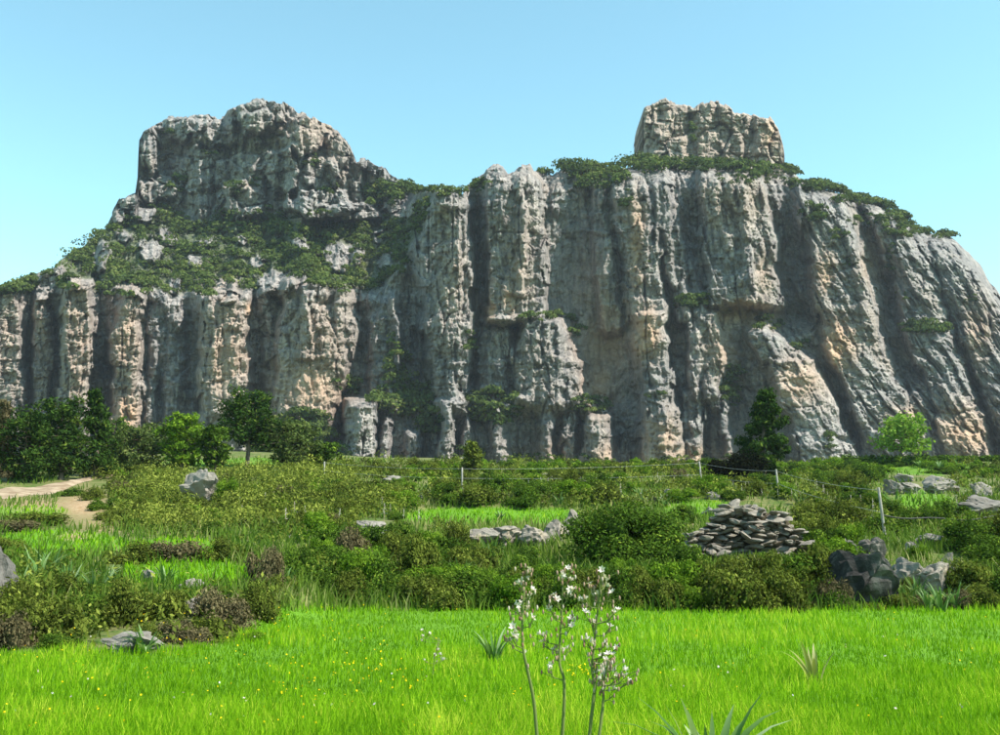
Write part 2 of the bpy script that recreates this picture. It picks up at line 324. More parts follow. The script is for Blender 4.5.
    # rounded rim
    t = np.clip((V - sky_v) / 4.0, 0, 1)
    D = D + 3 * (1 - np.sqrt(np.clip(1 - (1 - t) ** 2, 0, 1)))
    warm = np.zeros_like(U); st = np.zeros_like(U)
    for u, v, a, b, h in WARM: warm = np.maximum(warm, h * gauss(wu, wv, u, v, a, b))
    for u, v, a, b, h in STREAK: st = np.maximum(st, h * gauss(wu, wv, u, v, a, b))
    return D, warm, st, np.clip(veg_slope * (1 - rocky), 0, 1)

def build_cliff():
    us = np.concatenate([np.arange(-190, -20, 2.5), np.arange(-20, 1020, 1.0), np.arange(1020, 1190.1, 2.5)]); nr = 350
    jag = 3.0 * fbm(us / 9, us * 0, 91, 3) + 4.0 * (us > 425) * (us < 640) * (hash01(np.floor(us / 9).astype(int), (us * 0).astype(int), 5) - 0.5)
    top = np.interp(us, SKYM[:, 0], SKYM[:, 1]) + jag
    bot = 510.0
    q = np.linspace(0, 1, nr) ** 0.97
    U = np.repeat(us[:, None], nr, 1); V = bot + (top[:, None] - bot) * q[None, :]
    D, warm, st, veg = cliff_depth(U, V)
    Pm = pt(U, V, D)
    back = []
    for dy, dz in ((6, 1.2), (18, 0.5), (45, -4), (110, -25), (220, -140)):          # the mountain's back, behind the skyline
        b = Pm[:, -1, :].copy(); b[:, 1] += dy; b[:, 0] *= (1 + dy / 600); b[:, 2] = np.maximum(b[:, 2] - 1.6 + dz, 8) if dz < 0 else b[:, 2] - 1.6 + dz * 0
        back.append(b[:, None, :])
    Pm = np.concatenate([Pm] + back, 1); nb = len(back)
    ext = lambda a: np.concatenate([a] + [a[:, -1:]] * nb, 1)
    n0, n1 = Pm.shape[:2]
    I = np.arange(n0 * n1).reshape(n0, n1)
    Fq = np.stack([I[:-1, :-1], I[1:, :-1], I[1:, 1:], I[:-1, 1:]], -1).reshape(-1, 4)
    me = mesh_np('cliff', Pm.reshape(-1, 3), Fq, {'warm': ext(warm), 'streak': ext(st), 'green': ext(veg)})
    o = link('cliff', me, M_CLIFF); tag(o, kind='structure')
build_cliff()

def close_block(name, A, Bk, at):                       # front sheet + back sheet + both ends
    Pm = np.concatenate([A, Bk[:, ::-1]], 1)
    n0, n1 = Pm.shape[:2]; I = np.arange(n0 * n1).reshape(n0, n1)
    Fq = np.stack([I[:-1, :-1], I[1:, :-1], I[1:, 1:], I[:-1, 1:]], -1).reshape(-1, 4)
    side = []; h = n1 // 2
    for c in (0, n0 - 1):
        col = I[c]
        for k in range(h - 1):
            q = (col[k], col[k + 1], col[n1 - 2 - k], col[n1 - 1 - k]); side.append(q if c == 0 else q[::-1])
    Fq = np.concatenate([Fq, np.array(side)])
    me = mesh_np(name, Pm.reshape(-1, 3), Fq, {k: np.concatenate([a, a[:, ::-1]], 1) for k, a in at.items()})
    tag(link(name, me, M_CLIFF), kind='structure')
def build_crag():
    us = np.arange(112.0, 402, 0.85); nr = 170
    jag = 3.0 * fbm(us / 8, us * 0, 191, 3) + 4.0 * (hash01(np.floor(us / 6).astype(int), (us * 0).astype(int), 6) - 0.5)
    top = np.interp(us, SKY[:, 0], SKY[:, 1]) + jag
    base = np.interp(us, CRAG[:, 0], CRAG[:, 1]) + 14
    q = np.linspace(0, 1, nr)
    U = np.repeat(us[:, None], nr, 1); V = base[:, None] + (top[:, None] - base[:, None]) * q[None]
    D, warm, st, veg = cliff_depth(U, V, True)
    for e, wd in ((112, 8), (402, 12)):
        t = np.clip(np.abs(U - e) / wd, 0, 1); D = D + 10 * (1 - np.sqrt(np.clip(1 - (1 - t) ** 2, 0, 1)))
    A = pt(U, V, D); Bk = A.copy(); Bk[..., 1] = A[..., 1] + 3 + 60 * np.sqrt(np.clip(1 - q, 0, 1))[None]
    close_block('summit_crag', A, Bk, {'warm': warm, 'streak': st, 'green': veg})
build_crag()

# the rock tower that crowns the ridge: a closed block, front and back
TOW = np.array([(642.5, 118), (644, 109), (650, 105), (660, 101), (668, 99), (673, 104), (685, 104), (694, 109), (699, 105), (710, 101), (725, 104), (735, 112), (745, 113), (752, 115), (760, 118), (770, 117), (778, 129), (783.5, 146), (785, 158)], float)
def build_tower():
    us = np.concatenate([np.arange(642.5, 785.2, 0.7)]); nr = 110
    top = np.interp(us, TOW[:, 0], TOW[:, 1]) + 1.5 * fbm(us / 5, us * 0, 93, 3) + 3.2 * (hash01(np.floor(us / 5.5 + 0.3 * noise(us / 3, us * 0, 4)).astype(int), (us * 0).astype(int), 8) - 0.5)
    q = np.linspace(0, 1, nr)
    U = np.repeat(us[:, None], nr, 1); V = 176 + (top[:, None] - 176) * q[None, :]
    D = 333 + 0.05 * (176 - V)
    f = 0
    wu = U + 2 * fbm(U / 18, V / 18, 3, 3); wv = V + 2 * fbm(U / 18, V / 18, 33, 3)
    for sc_u, sc_v, A, J, s in ((24, 34, 2.2, 1.2, 111), (10, 11, 1.3, 0.5, 211), (5, 5, 0.6, 0.25, 311), (2.6, 2.6, 0.25, 0.1, 411)):
        f1, f2, a1, a2, a3, bx, by = cells(wu / sc_u, wv / sc_v, s)
        f = f + A * (a1 * 0.8 + a2 * bx + a3 * by) - J * np.exp(-((f2 - f1) / 0.09) ** 2)
    f = f + 0.8 * fbm(U / 30, V / 4, 73, 3)
    f = f - 5 * gauss(U, V, 691, 140, 6, 30) - 4 * gauss(U, V, 752, 128, 3.5, 22) - 3.5 * gauss(U, V, 660, 113, 5, 8) - 3 * gauss(U, V, 716, 118, 4, 14) + 3 * gauss(U, V, 665, 160, 24, 10) + 2.5 * gauss(U, V, 770, 150, 10, 14)
    D = D - 1.35 * f
    for e, wd in ((643, 3.5), (785, 6)):
        t = np.clip(np.abs(U - e) / wd, 0, 1); D = D + 6 * (1 - np.sqrt(np.clip(1 - (1 - t) ** 2, 0, 1)))
    t = np.clip((V - top[:, None]) / 3, 0, 1); D = D + 3 * (1 - np.sqrt(np.clip(1 - (1 - t) ** 2, 0, 1)))
    A = pt(U, V, D)
    B = A.copy(); mirror = 352 + (352 - A[..., 1]) * 0.7; B[..., 1] = np.maximum(mirror, A[..., 1] + 2); B = B[:, ::-1]
    wm = 0.5 * gauss(U, V, 770, 135, 8, 14) + 0.25
    close_block('summit_tower', A, B[:, ::-1], {'warm': wm, 'streak': wm * 0, 'green': wm * 0})
build_tower()

# ------------------------------------------------------------------ terrain
PROF_C = np.array([(-400, -1), (-20, -0.05), (0, 0), (19.5, 0.0), (21.2, 0.5), (25.5, 0.72), (27.2, 1.2), (32, 1.4), (34, 1.8), (44, 2.35), (46.5, 2.95), (56, 3.6), (58.5, 4.2), (64, 4.5), (90, 6.9), (112, 8.7), (140, 8.9), (200, 11), (300, 17.5), (420, 22), (3500, 30)], float)
PROF_L = np.array([(-400, -1), (-20, -0.05), (0, 0), (11.5, 0.0), (13.5, 0.16), (18, 0.42), (24, 0.85), (30, 1.3), (36, 1.85), (48, 2.95), (62, 4.5), (90, 7.3), (112, 9.1), (140, 9.2), (200, 11), (300, 17.5), (420, 22), (3500, 30)], float)
def ground_z(x, y):
    x = np.asarray(x, float); y = np.asarray(y, float)
    t = 1 - sstep(-4.4, -2.9, x)
    z = np.interp(y, PROF_C[:, 0], PROF_C[:, 1]) * (1 - t) + np.interp(y, PROF_L[:, 0], PROF_L[:, 1]) * t
    a = sstep(19, 40, y - 6 * t)
    z = z + 1.1 * np.exp(-((x + 27) / 13) ** 2 - ((y - 98) / 16) ** 2) + 0.7 * np.exp(-((x - 42) / 12) ** 2 - ((y - 100) / 14) ** 2)
    z = z + a * (0.34 * fbm(x / 8, y / 8, 500, 3) + 0.5 * fbm(x / 38, y / 30, 510, 2) * sstep(50, 90, y)) + 0.04 * fbm(x / 2.3, y / 2.3, 520, 3)
    return z
def ground_at(u, v, dmin=3, dmax=320):                  # where the pixel's ray meets the ground
    a, b = ray(u, v); D = np.concatenate([np.arange(dmin, 60, 0.05), np.arange(60, dmax, 0.25)])
    h = EYE + b * D - ground_z(a * D, D)
    i = np.argmax(h < 0) if (h < 0).any() else len(D) - 1
    d = D[i]; return float(a * d), float(d), float(ground_z(a * d, d))
def build_ground():
    ang = np.concatenate([np.linspace(-180, -42, 30), np.linspace(-40, 40, 221), np.linspace(42, 180, 30)])
    dd = np.concatenate([np.linspace(0.5, 40, 160), np.geomspace(40.3, 130, 110), np.geomspace(133, 1600, 60)])
    A, Dd = np.meshgrid(np.radians(ang), dd, indexing='ij')
    X = np.tan(np.clip(A, -R(60), R(60))) * Dd; Y = Dd.copy()
    far = np.abs(A) > R(60)
    X = np.where(far, np.sin(A) * Dd * 2, X); Y = np.where(far, np.cos(A) * Dd * 2, Y)
    Z = ground_z(X, Y)
    n0, n1 = X.shape; I = np.arange(n0 * n1).reshape(n0, n1)
    Fq = np.stack([I[:-1, :-1], I[:-1, 1:], I[1:, 1:], I[1:, :-1]], -1).reshape(-1, 4)[:, ::-1]
    Pm = np.stack([X, Y, Z], -1)
    u, v = to_px(X, Y, Z)
    e = lambda uu, vv, a, b: np.exp(-(((u - uu) / a) ** 2 + ((v - vv) / b) ** 2)) * (Y > 5)
    lawn = lawn_mask(X, Y, u, v)
    earth = np.clip(e(85, 505, 24, 14) + e(110, 527, 22, 5) + e(75, 537, 16, 4) + 0.7 * e(30, 505, 30, 8) + .6 * e(620, 458, 60, 5), 0, 1)
    me = mesh_np('ground', Pm.reshape(-1, 3), Fq, {'lawn': lawn, 'earth': earth}, True)
    m, n, out = new_mat('hillside_ground')
    n1_ = tex(n, 0.8, 6); n2 = tex(n, 6, 5); n3 = tex(n, 40, 4)
    c = mixc(n, ramp(n, n1_, 0.35, 0.65), (0.075, 0.105, 0.022), (0.17, 0.15, 0.06))
    c = mixc(n, ramp(n, n2, 0.45, 0.65), c, (0.055, 0.10, 0.015))
    g = mixc(n, ramp(n, n3, 0.3, 0.7), (0.07, 0.17, 0.008), (0.12, 0.25, 0.015))
    c = mixc(n, attr(n, 'lawn'), c, g)
    ea = mixc(n, ramp(n, n2, 0.35, 0.65), (0.27, 0.16, 0.08), (0.38, 0.27, 0.16))
    c = mixc(n, mul(n, attr(n, 'earth'), ramp(n, n2, 0.2, 0.45)), c, ea)
    principled(n, out, c, 0.95, bump(n, n2, 0.6, 0.1))
    tag(link('ground', me, m), kind='structure')
def px_ground(u, v):                                    # many pixels at once
    a, b = ray(u, v); hi = np.full(u.shape, np.nan); lo = np.full(u.shape, 2.0); prev = 2.0
    f = lambda d: EYE + b * d - ground_z(a * d, d)
    for d in np.geomspace(2.5, 135, 70):
        m = np.isnan(hi) & (f(np.full(u.shape, d)) < 0); hi[m] = d; lo[m] = prev; prev = d
    h2 = np.where(np.isnan(hi), 135, hi)
    for _ in range(9):
        md = (lo + h2) / 2; m = f(md) < 0; h2 = np.where(m, md, h2); lo = np.where(m, lo, md)
    best = np.where(np.isnan(hi), np.nan, h2); return a * best, best, ground_z(a * best, best)
EDGE = np.array([(-200, 668), (0, 656), (150, 655), (235, 642), (262, 618), (300, 596), (330, 593), (400, 600), (500, 608), (740, 611), (900, 605), (1000, 594), (1200, 580)], float)
def lawn_mask(X, Y, u, v):
    ev = np.interp(u, EDGE[:, 0], EDGE[:, 1])
    near = np.where(Y < 3, 1.0, sstep(-3, 3, v - ev + 3 * fbm(u / 20, v / 20, 600, 2)))
    w_ = lambda uu, vv, a, b: 1 - sstep(0.7, 1.25, ((u - uu) / a) ** 2 + ((v - vv) / b) ** 2 + 0.35 * fbm(u / 14, v / 6, 610, 2))
    l = np.maximum(near, w_(490, 516, 95, 9))
    l = np.maximum(l, w_(190, 575, 70, 20)); l = np.maximum(l, w_(60, 545, 70, 14)); l = np.maximum(l, w_(170, 548, 60, 9)); l = np.maximum(l, w_(30, 512, 40, 6))
    l = np.maximum(l, 0.8 * w_(925, 503, 30, 12)); l = np.maximum(l, 0.7 * w_(700, 510, 40, 10)); l = np.maximum(l, .7 * w_(250, 463, 90, 5)); l = np.maximum(l, 0.7 * w_(930, 470, 60, 5))
    return np.clip(l, 0, 1) * (Y > -1e9)
build_ground()

# ------------------------------------------------------------------ foliage and rock builders
class Geo:                                              # collects quads with a 'tone' per vertex
    def __init__(g): g.V = []; g.F = []; g.T = []; g.n = 0
    def add(g, V, Fq, T):
        g.V.append(V); g.F.append(Fq + g.n); g.T.append(T); g.n += len(V)
    def mesh(g, name, smooth=False):
        return mesh_np(name, np.concatenate(g.V), np.concatenate(g.F), {'tone': np.concatenate(g.T)}, smooth)

def unit(v): return v / np.maximum(np.linalg.norm(v, axis=-1, keepdims=True), 1e-9)
def leaves(g, C, Nm, size, tone, aspect=0.55, jit=0.7, r=rng, lift=None):
    n = len(C)
    nn = unit(unit(Nm) + jit * r.normal(size=(n, 3)))
    a = r.normal(size=(n, 3)) if lift is None else np.array(lift) + 0.45 * r.normal(size=(n, 3))
    a = unit(a - (a * nn).sum(-1, keepdims=True) * nn); b = np.cross(nn, a)
    S = (np.broadcast_to(size, (n,)) * r.uniform(0.7, 1.3, n))[:, None]
    V = np.stack([C - a * S, C + b * S * aspect, C + a * S, C - b * S * aspect], 1).reshape(-1, 3)
    g.add(V, np.arange(4 * n).reshape(n, 4), np.repeat(np.clip(tone, 0, 1), 4))
def ball(g, c, rad, tone, nu=9, nv=6, jit=0.15, r=rng):
    th = np.linspace(0, 2 * math.pi, nu, endpoint=False); ph = np.linspace(0.05, math.pi - 0.05, nv)
    T, Pp = np.meshgrid(th, ph, indexing='ij')
    d = np.stack([np.cos(T) * np.sin(Pp), np.sin(T) * np.sin(Pp), np.cos(Pp)], -1) * (1 + jit * r.normal(size=T.shape))[..., None]
    V = (np.array(c) + d * np.array(rad)).reshape(-1, 3); I = np.arange(nu * nv).reshape(nu, nv); J = np.roll(I, -1, 0)
    g.add(V, np.stack([I[:, :-1], I[:, 1:], J[:, 1:], J[:, :-1]], -1).reshape(-1, 4), np.full(len(V), tone))
def tube(g, P, rad, seg=7, tone=0.5):
    P = np.array(P, float); rad = np.broadcast_to(rad, (len(P),)); n = len(P)
    t = unit(np.gradient(P, axis=0)); ref = np.where(np.abs(t[:, 2:3]) > 0.9, np.array([[1., 0, 0]]), np.array([[0, 0, 1.]]))
    a = unit(np.cross(t, ref)); b = np.cross(t, a); th = np.linspace(0, 2 * math.pi, seg, endpoint=False)
    V = P[:, None] + (a[:, None] * np.cos(th)[None, :, None] + b[:, None] * np.sin(th)[None, :, None]) * rad[:, None, None]
    I = np.arange(n * seg).reshape(n, seg); J = np.roll(I, -1, 1)
    g.add(V.reshape(-1, 3), np.stack([I[:-1], J[:-1], J[1:], I[1:]], -1).reshape(-1, 4), np.full(n * seg, tone))

def bush_geo(seed, nleaf=1500, lobes=10, leaf=0.05, flat=0.75, upright=False, ragged=0.25):   # unit bush: radius about 0.5, sits on z = 0
    r = np.random.default_rng(seed); g = Geo()
    for k in range(lobes):
        a = r.uniform(0, 2 * math.pi); q = math.sqrt(r.uniform(0, 1)) * 0.36
        c = np.array([math.cos(a) * q, math.sin(a) * q, flat * r.uniform(0.08, 0.6) * (1 - 0.9 * q)])
        rad = r.uniform(0.13, 0.25) * np.array([1, 1, 0.85 if not upright else 1.25])
        m = nleaf // lobes; d = unit(r.normal(size=(m, 3))); d[:, 2] = np.where(d[:, 2] < -0.35, -d[:, 2], d[:, 2])
        sh = 1 - ragged * r.uniform(0, 1, m) ** 2 + 0.22 * (r.uniform(0, 1, m) ** 6)
        C = c + d * rad * sh[:, None]; C[:, 2] = np.maximum(C[:, 2], 0.01)
        base = r.uniform(0.15, 0.7)
        leaves(g, C, d, leaf, base + 0.3 * r.normal(size=m) * 0.6, 0.5, 0.65, r, lift=(0, 0, 1.1) if upright else None)
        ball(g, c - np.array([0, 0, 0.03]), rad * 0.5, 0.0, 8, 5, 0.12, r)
    m = nleaf // 8; a = r.uniform(0, 6.283, m); q = r.uniform(0.2, 0.5, m)
    leaves(g, np.stack([np.cos(a) * q, np.sin(a) * q, r.uniform(0.01, 0.2, m)], -1), np.stack([np.cos(a), np.sin(a), 0 * a + 0.6], -1), leaf, r.uniform(0.1, 0.7, m), 0.5, 0.6, r)
    return g

LEAF = {
    'lentisk': mat_leaf('lentisk_leaf', (0.024, 0.048, 0.008), (0.075, 0.135, 0.016), (0.21, 0.28, 0.032), 0.25),
    'cistus': mat_leaf('cistus_leaf', (0.038, 0.05, 0.010), (0.11, 0.14, 0.022), (0.25, 0.28, 0.05), 0.25),
    'dry': mat_leaf('dry_twigs', (0.06, 0.052, 0.026), (0.12, 0.10, 0.048), (0.21, 0.18, 0.09), 0.15),
    'bright': mat_leaf('fresh_leaf', (0.05, 0.105, 0.010), (0.13, 0.225, 0.018), (0.27, 0.38, 0.04), 0.35),
    'pine': mat_leaf('pine_needles', (0.012, 0.028, 0.008), (0.035, 0.07, 0.012), (0.12, 0.16, 0.025), 0.2),
    'slope': mat_leaf('maquis_leaf', (0.04, 0.06, 0.02), (0.09, 0.125, 0.032), (0.19, 0.21, 0.065), 0.25),
    'dark': mat_leaf('shade_black_brush', (0.004, 0.005, 0.003), (0.007, 0.009, 0.004), (0.012, 0.014, 0.006), 0.1),  # shade beside the pine painted into the brush as near-black leaves
    'spring': mat_leaf('spring_leaf', (0.12, 0.21, 0.03), (0.20, 0.33, 0.05), (0.31, 0.44, 0.09), 0.45),
    'grass': mat_leaf('meadow_grass', (0.10, 0.22, 0.008), (0.215, 0.41, 0.012), (0.47, 0.55, 0.05), 0.4),
    'rough': mat_leaf('rough_grass', (0.06, 0.12, 0.016), (0.13, 0.20, 0.03), (0.36, 0.33, 0.14), 0.35),
    'strap': mat_leaf('strap_leaf', (0.04, 0.095, 0.02), (0.10, 0.19, 0.05), (0.30, 0.38, 0.19), 0.3),
    'strapdry': mat_leaf('withered_leaf', (0.05, 0.11, 0.02), (0.25, 0.27, 0.08), (0.58, 0.50, 0.32), 0.3),
    'yellow': mat_leaf('yellow_petal', (0.75, 0.48, 0.01), (0.85, 0.62, 0.015), (0.9, 0.75, 0.05), 0.3),
    'white': mat_leaf('white_petal', (0.50, 0.36, 0.30), (0.70, 0.65, 0.62), (0.78, 0.76, 0.74), 0.3),
    'stem': mat_leaf('flower_stem', (0.09, 0.10, 0.035), (0.14, 0.17, 0.055), (0.24, 0.22, 0.11), 0.05),
    'bud': mat_leaf('flower_bud', (0.22, 0.12, 0.08), (0.35, 0.24, 0.17), (0.5, 0.42, 0.34), 0.1),
}
def mat_bark():
    m, n, out = new_mat('bark'); t = tex(n, 3, 6, (1, 1, 0.25), 0.7)
    principled(n, out, mixc(n, ramp(n, t, 0.3, 0.7), (0.06, 0.045, 0.033), (0.17, 0.135, 0.10)), 0.95, bump(n, t, 0.6, 0.05)); return m
M_BARK = mat_bark()
def mat_rock(name, a, b, lich):
    m, n, out = new_mat(name); t1 = tex(n, 2.2, 7, rough=0.7); t2 = tex(n, 9, 5, rough=0.7); t3 = tex(n, 1.1, 5)
    inf = N(n, 'ObjectInfo')
    c = mixc(n, ramp(n, t1, 0.32, 0.68), a, b); c = mixc(n, mul(n, ramp(n, t2, 0.5, 0.7), 0.55), c, (0.10, 0.095, 0.09))
    c = mixc(n, mul(n, ramp(n, t3, 0.55, 0.7), 0.6), c, lich)
    c = mixc(n, mul(n, inf.outputs['Random'], 0.3), c, (0.36, 0.31, 0.25))
    principled(n, out, c, 0.95, bump(n, t2, 0.7, 0.06)); return m
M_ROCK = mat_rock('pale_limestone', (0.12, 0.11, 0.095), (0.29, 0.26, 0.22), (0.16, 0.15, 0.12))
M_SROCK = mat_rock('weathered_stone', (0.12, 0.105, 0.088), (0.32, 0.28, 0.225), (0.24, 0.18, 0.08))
M_SHADEROCK = mat_rock('shade_black_limestone', (0.014, 0.013, 0.012), (0.05, 0.047, 0.043), (0.16, 0.15, 0.135))  # dark rock; the boulder faces' shade is painted into its near-black colour
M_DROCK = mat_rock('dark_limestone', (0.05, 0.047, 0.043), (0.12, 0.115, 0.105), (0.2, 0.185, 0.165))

# ------------------------------------------------------------------ maquis on the mountain (nobody could count it), and the single shrubs on its ledges
def surf(u, v, sheet='auto'):
    u = np.atleast_1d(np.asarray(u, float))[:, None]; v = np.atleast_1d(np.asarray(v, float))[:, None]
    D = cliff_depth(u, v)[0]
    C = np.interp(u, CRAG[:, 0], CRAG[:, 1])
    oncrag = (u > 113) & (u < 401) & (v < C + 10)
    D2 = cliff_depth(u, v, True)[0]
    D = np.where(oncrag, np.minimum(D, D2), D)
    tow = (u > 643) & (u < 785) & (v < 163)
    D = np.where(tow, 330, D)
    return D[:, 0]
def build_maquis():
    r = np.random.default_rng(77); us, vs_, rs = [], [], []
    n = 2300; u = r.uniform(-160, 436, n)
    top = np.interp(u, SKYM[:, 0], SKYM[:, 1]); C = np.interp(u, CRAG[:, 0], CRAG[:, 1]); T = np.interp(u, TOPL[:, 0], TOPL[:, 1])
    hi = np.maximum(top + 1, np.where(u > 112, C + 6 * noise(u / 12, u * 0, 790), 0)); lo = T + 3
    v = hi + (lo - hi) * r.uniform(0, 1, n)
    ok = (lo > hi) & (fbm(u / 22, v / 16, 700, 3) > -0.15)
    for (a, b, c, d, h) in OUT:
        ok &= ((u - a) / c) ** 2 + ((v - b) / d) ** 2 > 0.8 + 0.5 * r.uniform(-1, 1, n)
    ok &= ~((u > 108) & (u < 146) & (v < 224 - 0.2 * (u - 108)))
    us.append(u[ok]); vs_.append(v[ok]); rs.append(r.uniform(3.0, 5.6, ok.sum()) + 6 * r.uniform(0, 1, ok.sum()) ** 4)
    # bands and pockets: u, v, half width, half height, how many, radius px
    for a, b, c, d, k, q in [(598, 180, 28, 14, 60, 6), (572, 170, 12, 9, 16, 5), (646, 166, 24, 9, 50, 6.5), (705, 167, 44, 6, 80, 4.8), (765, 172, 30, 6, 50, 4.4), (815, 187, 30, 5, 50, 4.2), (862, 201, 30, 5, 50, 4), (900, 216, 16, 6, 20, 4), (815, 214, 14, 8, 24, 3.5),
            (865, 222, 20, 8, 22, 3.2), (905, 230, 24, 8, 40, 3.4), (940, 236, 14, 5, 20, 3.2), (838, 235, 8, 6, 8, 2.6), (480, 186, 10, 8, 14, 3.8), (440, 192, 26, 6, 26, 3.6), (400, 190, 26, 7, 50, 4.2), (380, 200, 20, 10, 30, 4),
            (625, 200, 8, 12, 12, 3), (692, 132, 4, 10, 8, 2.4), (545, 172, 8, 4, 8, 3), (308, 162, 10, 6, 10, 3), (180, 185, 10, 9, 16, 3.4), (235, 190, 8, 7, 10, 3), (170, 135, 5, 6, 6, 2.6), (330, 190, 12, 5, 10, 2.8), (215, 152, 14, 4, 8, 2.4),
            (745, 180, 40, 5, 24, 2.4), (890, 260, 6, 14, 12, 2.6), (800, 345, 10, 6, 8, 2.2), (770, 325, 18, 7, 14, 2.6), (545, 318, 26, 3.5, 24, 2.6), (925, 330, 24, 5, 34, 3), (690, 304, 20, 5, 26, 3), (400, 372, 12, 18, 24, 4), (405, 402, 30, 16, 70, 4.6),
            (430, 422, 16, 14, 26, 4.2), (493, 410, 26, 16, 60, 4.2), (345, 388, 12, 10, 16, 3.2), (590, 406, 24, 7, 30, 2.8), (730, 388, 10, 20, 32, 3.6), (470, 345, 6, 12, 12, 2.6), (575, 328, 6, 10, 10, 2.8), (300, 430, 34, 18, 90, 5), (330, 455, 22, 10, 40, 4.5),
            (150, 448, 50, 14, 80, 4.5), (40, 455, 60, 10, 40, 4), (540, 458, 50, 4, 30, 2.4), (600, 463, 40, 4, 30, 2.6), (470, 455, 20, 6, 20, 3), (700, 460, 40, 5, 30, 2.6), (828, 442, 6, 9, 12, 3.2), (395, 350, 6, 14, 8, 2.6), (655, 395, 10, 4, 6, 2), (645, 268, 4, 10, 3, 1.8),
            (900, 300, 6, 8, 6, 2), (970, 300, 8, 5, 6, 2), (130, 295, 10, 4, 8, 3), (290, 215, 40, 6, 26, 3), (255, 185, 8, 5, 6, 2.4), (850, 265, 8, 4, 6, 2)]:
        a_ = r.uniform(0, 6.283, k); q_ = np.sqrt(r.uniform(0, 1, k))
        us.append(a + c * q_ * np.cos(a_)); vs_.append(b + d * q_ * np.sin(a_)); rs.append(q * (1.6 if 300 < b < 430 else 1.25) * r.uniform(0.6, 1.4, k))
    n_slope = len(us[0]); u = np.concatenate(us); v = np.concatenate(vs_); rad = np.concatenate(rs)
    ridge = np.interp(u, SKYM[:, 0], SKYM[:, 1]); v = np.where((v < ridge + 1.5) & ~((u > 113) & (u < 400)) & ~((u > 643) & (u < 785) & (v < 150)), ridge + 1.5, v)
    D = surf(u, v); P = pt(u, v, D); rad = rad * D / 1000
    g = Geo(); m = 66; n = len(u)
    d = unit(r.normal(size=(n, m, 3))); d[..., 2] = np.abs(d[..., 2]) * 1.0 - 0.15
    sq = r.uniform(0.65, 1.25, (n, 1, 3)) * np.array([1.15, 1.0, 0.85])
    out_ = np.where(np.arange(n) < n_slope, 0.35, 0.95)[:, None, None]; C = P[:, None] + np.array([0, -1.0, 0.0]) * out_ * rad[:, None, None] + np.array([0, 0, 0.25]) * rad[:, None, None] + d * sq * rad[:, None, None] * (0.7 + 0.4 * r.uniform(0, 1, (n, m, 1)))
    tone = (0.4 + 0.2 * r.normal(size=(n, 1)) + 0.22 * fbm(u / 40, v / 30, 710, 2)[:, None] + 0.14 * r.normal(size=(n, m)))
    leaves(g, C.reshape(-1, 3), d.reshape(-1, 3), np.repeat(np.clip(rad * 0.29, 0.2, 0.55), m), tone.ravel(), 0.62, 0.5, r)
    o = link('maquis', g.mesh('maquis'), LEAF['slope']); tag(o, 'dark green maquis scrub covering the terraces and ledges of the cliff', 'scrub', kind='stuff')
build_maquis()

# ------------------------------------------------------------------ hillside bushes, each one a thing
BUSH = {}
def bush_mesh(kind, var):
    if (kind, var) not in BUSH:
        up = kind in ('cistus', 'dry')
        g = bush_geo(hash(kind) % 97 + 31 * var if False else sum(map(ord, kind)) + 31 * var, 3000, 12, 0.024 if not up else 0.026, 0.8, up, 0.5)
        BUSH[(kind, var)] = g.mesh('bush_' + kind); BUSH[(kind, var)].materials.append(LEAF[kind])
    return BUSH[(kind, var)]
bcount = [0]; PENDING = []
def bush(u, vb, wpx, hpx, kind, label, group=None, name='bush', cat='bush', loc=None, now=False):
    if group and not now: PENDING.append((u, vb, wpx, hpx, kind, label, group)); return None
    x, y, z = ground_at(u, vb) if loc is None else loc
    bcount[0] += 1; k = bcount[0]
    o = link(name, bush_mesh(kind, k % 4), None, None, (x, y, z - 0.05), (k * 2.399) % 6.283)
    W = wpx * y / 1000 * 1.12; H = hpx * y / 1000 * 1.7
    o.scale = (W, W * 0.95, H); tag(o, label, cat, group); return o
BUSH[('big', 0)] = bush_geo(404, 20000, 26, 0.0145, 0.8, False, 0.55).mesh('bush_big'); BUSH[('big', 0)].materials.append(LEAF['lentisk'])
for q in (1, 2, 3): BUSH[('big', q)] = BUSH[('big', 0)]
big = bush(622, 566, 112, 66, 'big', 'largest rounded dark green bush, standing beside the dry stone wall', name='lentisk_bush')
brush = bush(740, 483, 64, 34, 'dark', 'near-black low mound of brush at the foot of the conical pine', name='brush_mound', cat='brush')
EDGE_G = {'lentisk': ('dark green evergreen bush in the thicket bordering the meadow', 'dark bushes of the meadow thicket'),
          'cistus': ('olive brown twiggy bush in the thicket bordering the meadow', 'olive bushes of the meadow thicket'),
          'dry': ('greyish brown half-dry bush in the thicket bordering the meadow', 'dry bushes of the meadow thicket'),
          'bright': ('fresh green leafy bush in the thicket bordering the meadow', 'fresh bushes of the meadow thicket')}
HILL_G = {'lentisk': ('dark green bush scattered on the slope below the cliff', 'dark bushes on the slope'),
          'cistus': ('olive twiggy bush scattered on the slope below the cliff', 'olive bushes on the slope'),
          'dry': ('brown dry bush scattered on the slope below the cliff', 'dry bushes on the slope'),
          'bright': ('fresh green bush scattered on the slope below the cliff', 'fresh bushes on the slope')}
BANK_G = {'lentisk': ('dark green bush on the bank with leaf tufts and pale stones', 'dark bushes of the stony bank'),
          'cistus': ('olive brown bush on the bank with leaf tufts and pale stones', 'olive bushes of the stony bank'),
          'dry': ('dry grey brown bush on the bank with leaf tufts and pale stones', 'dry bushes of the stony bank'),
          'bright': ('fresh green bush on the bank with leaf tufts and pale stones', 'fresh bushes of the stony bank')}
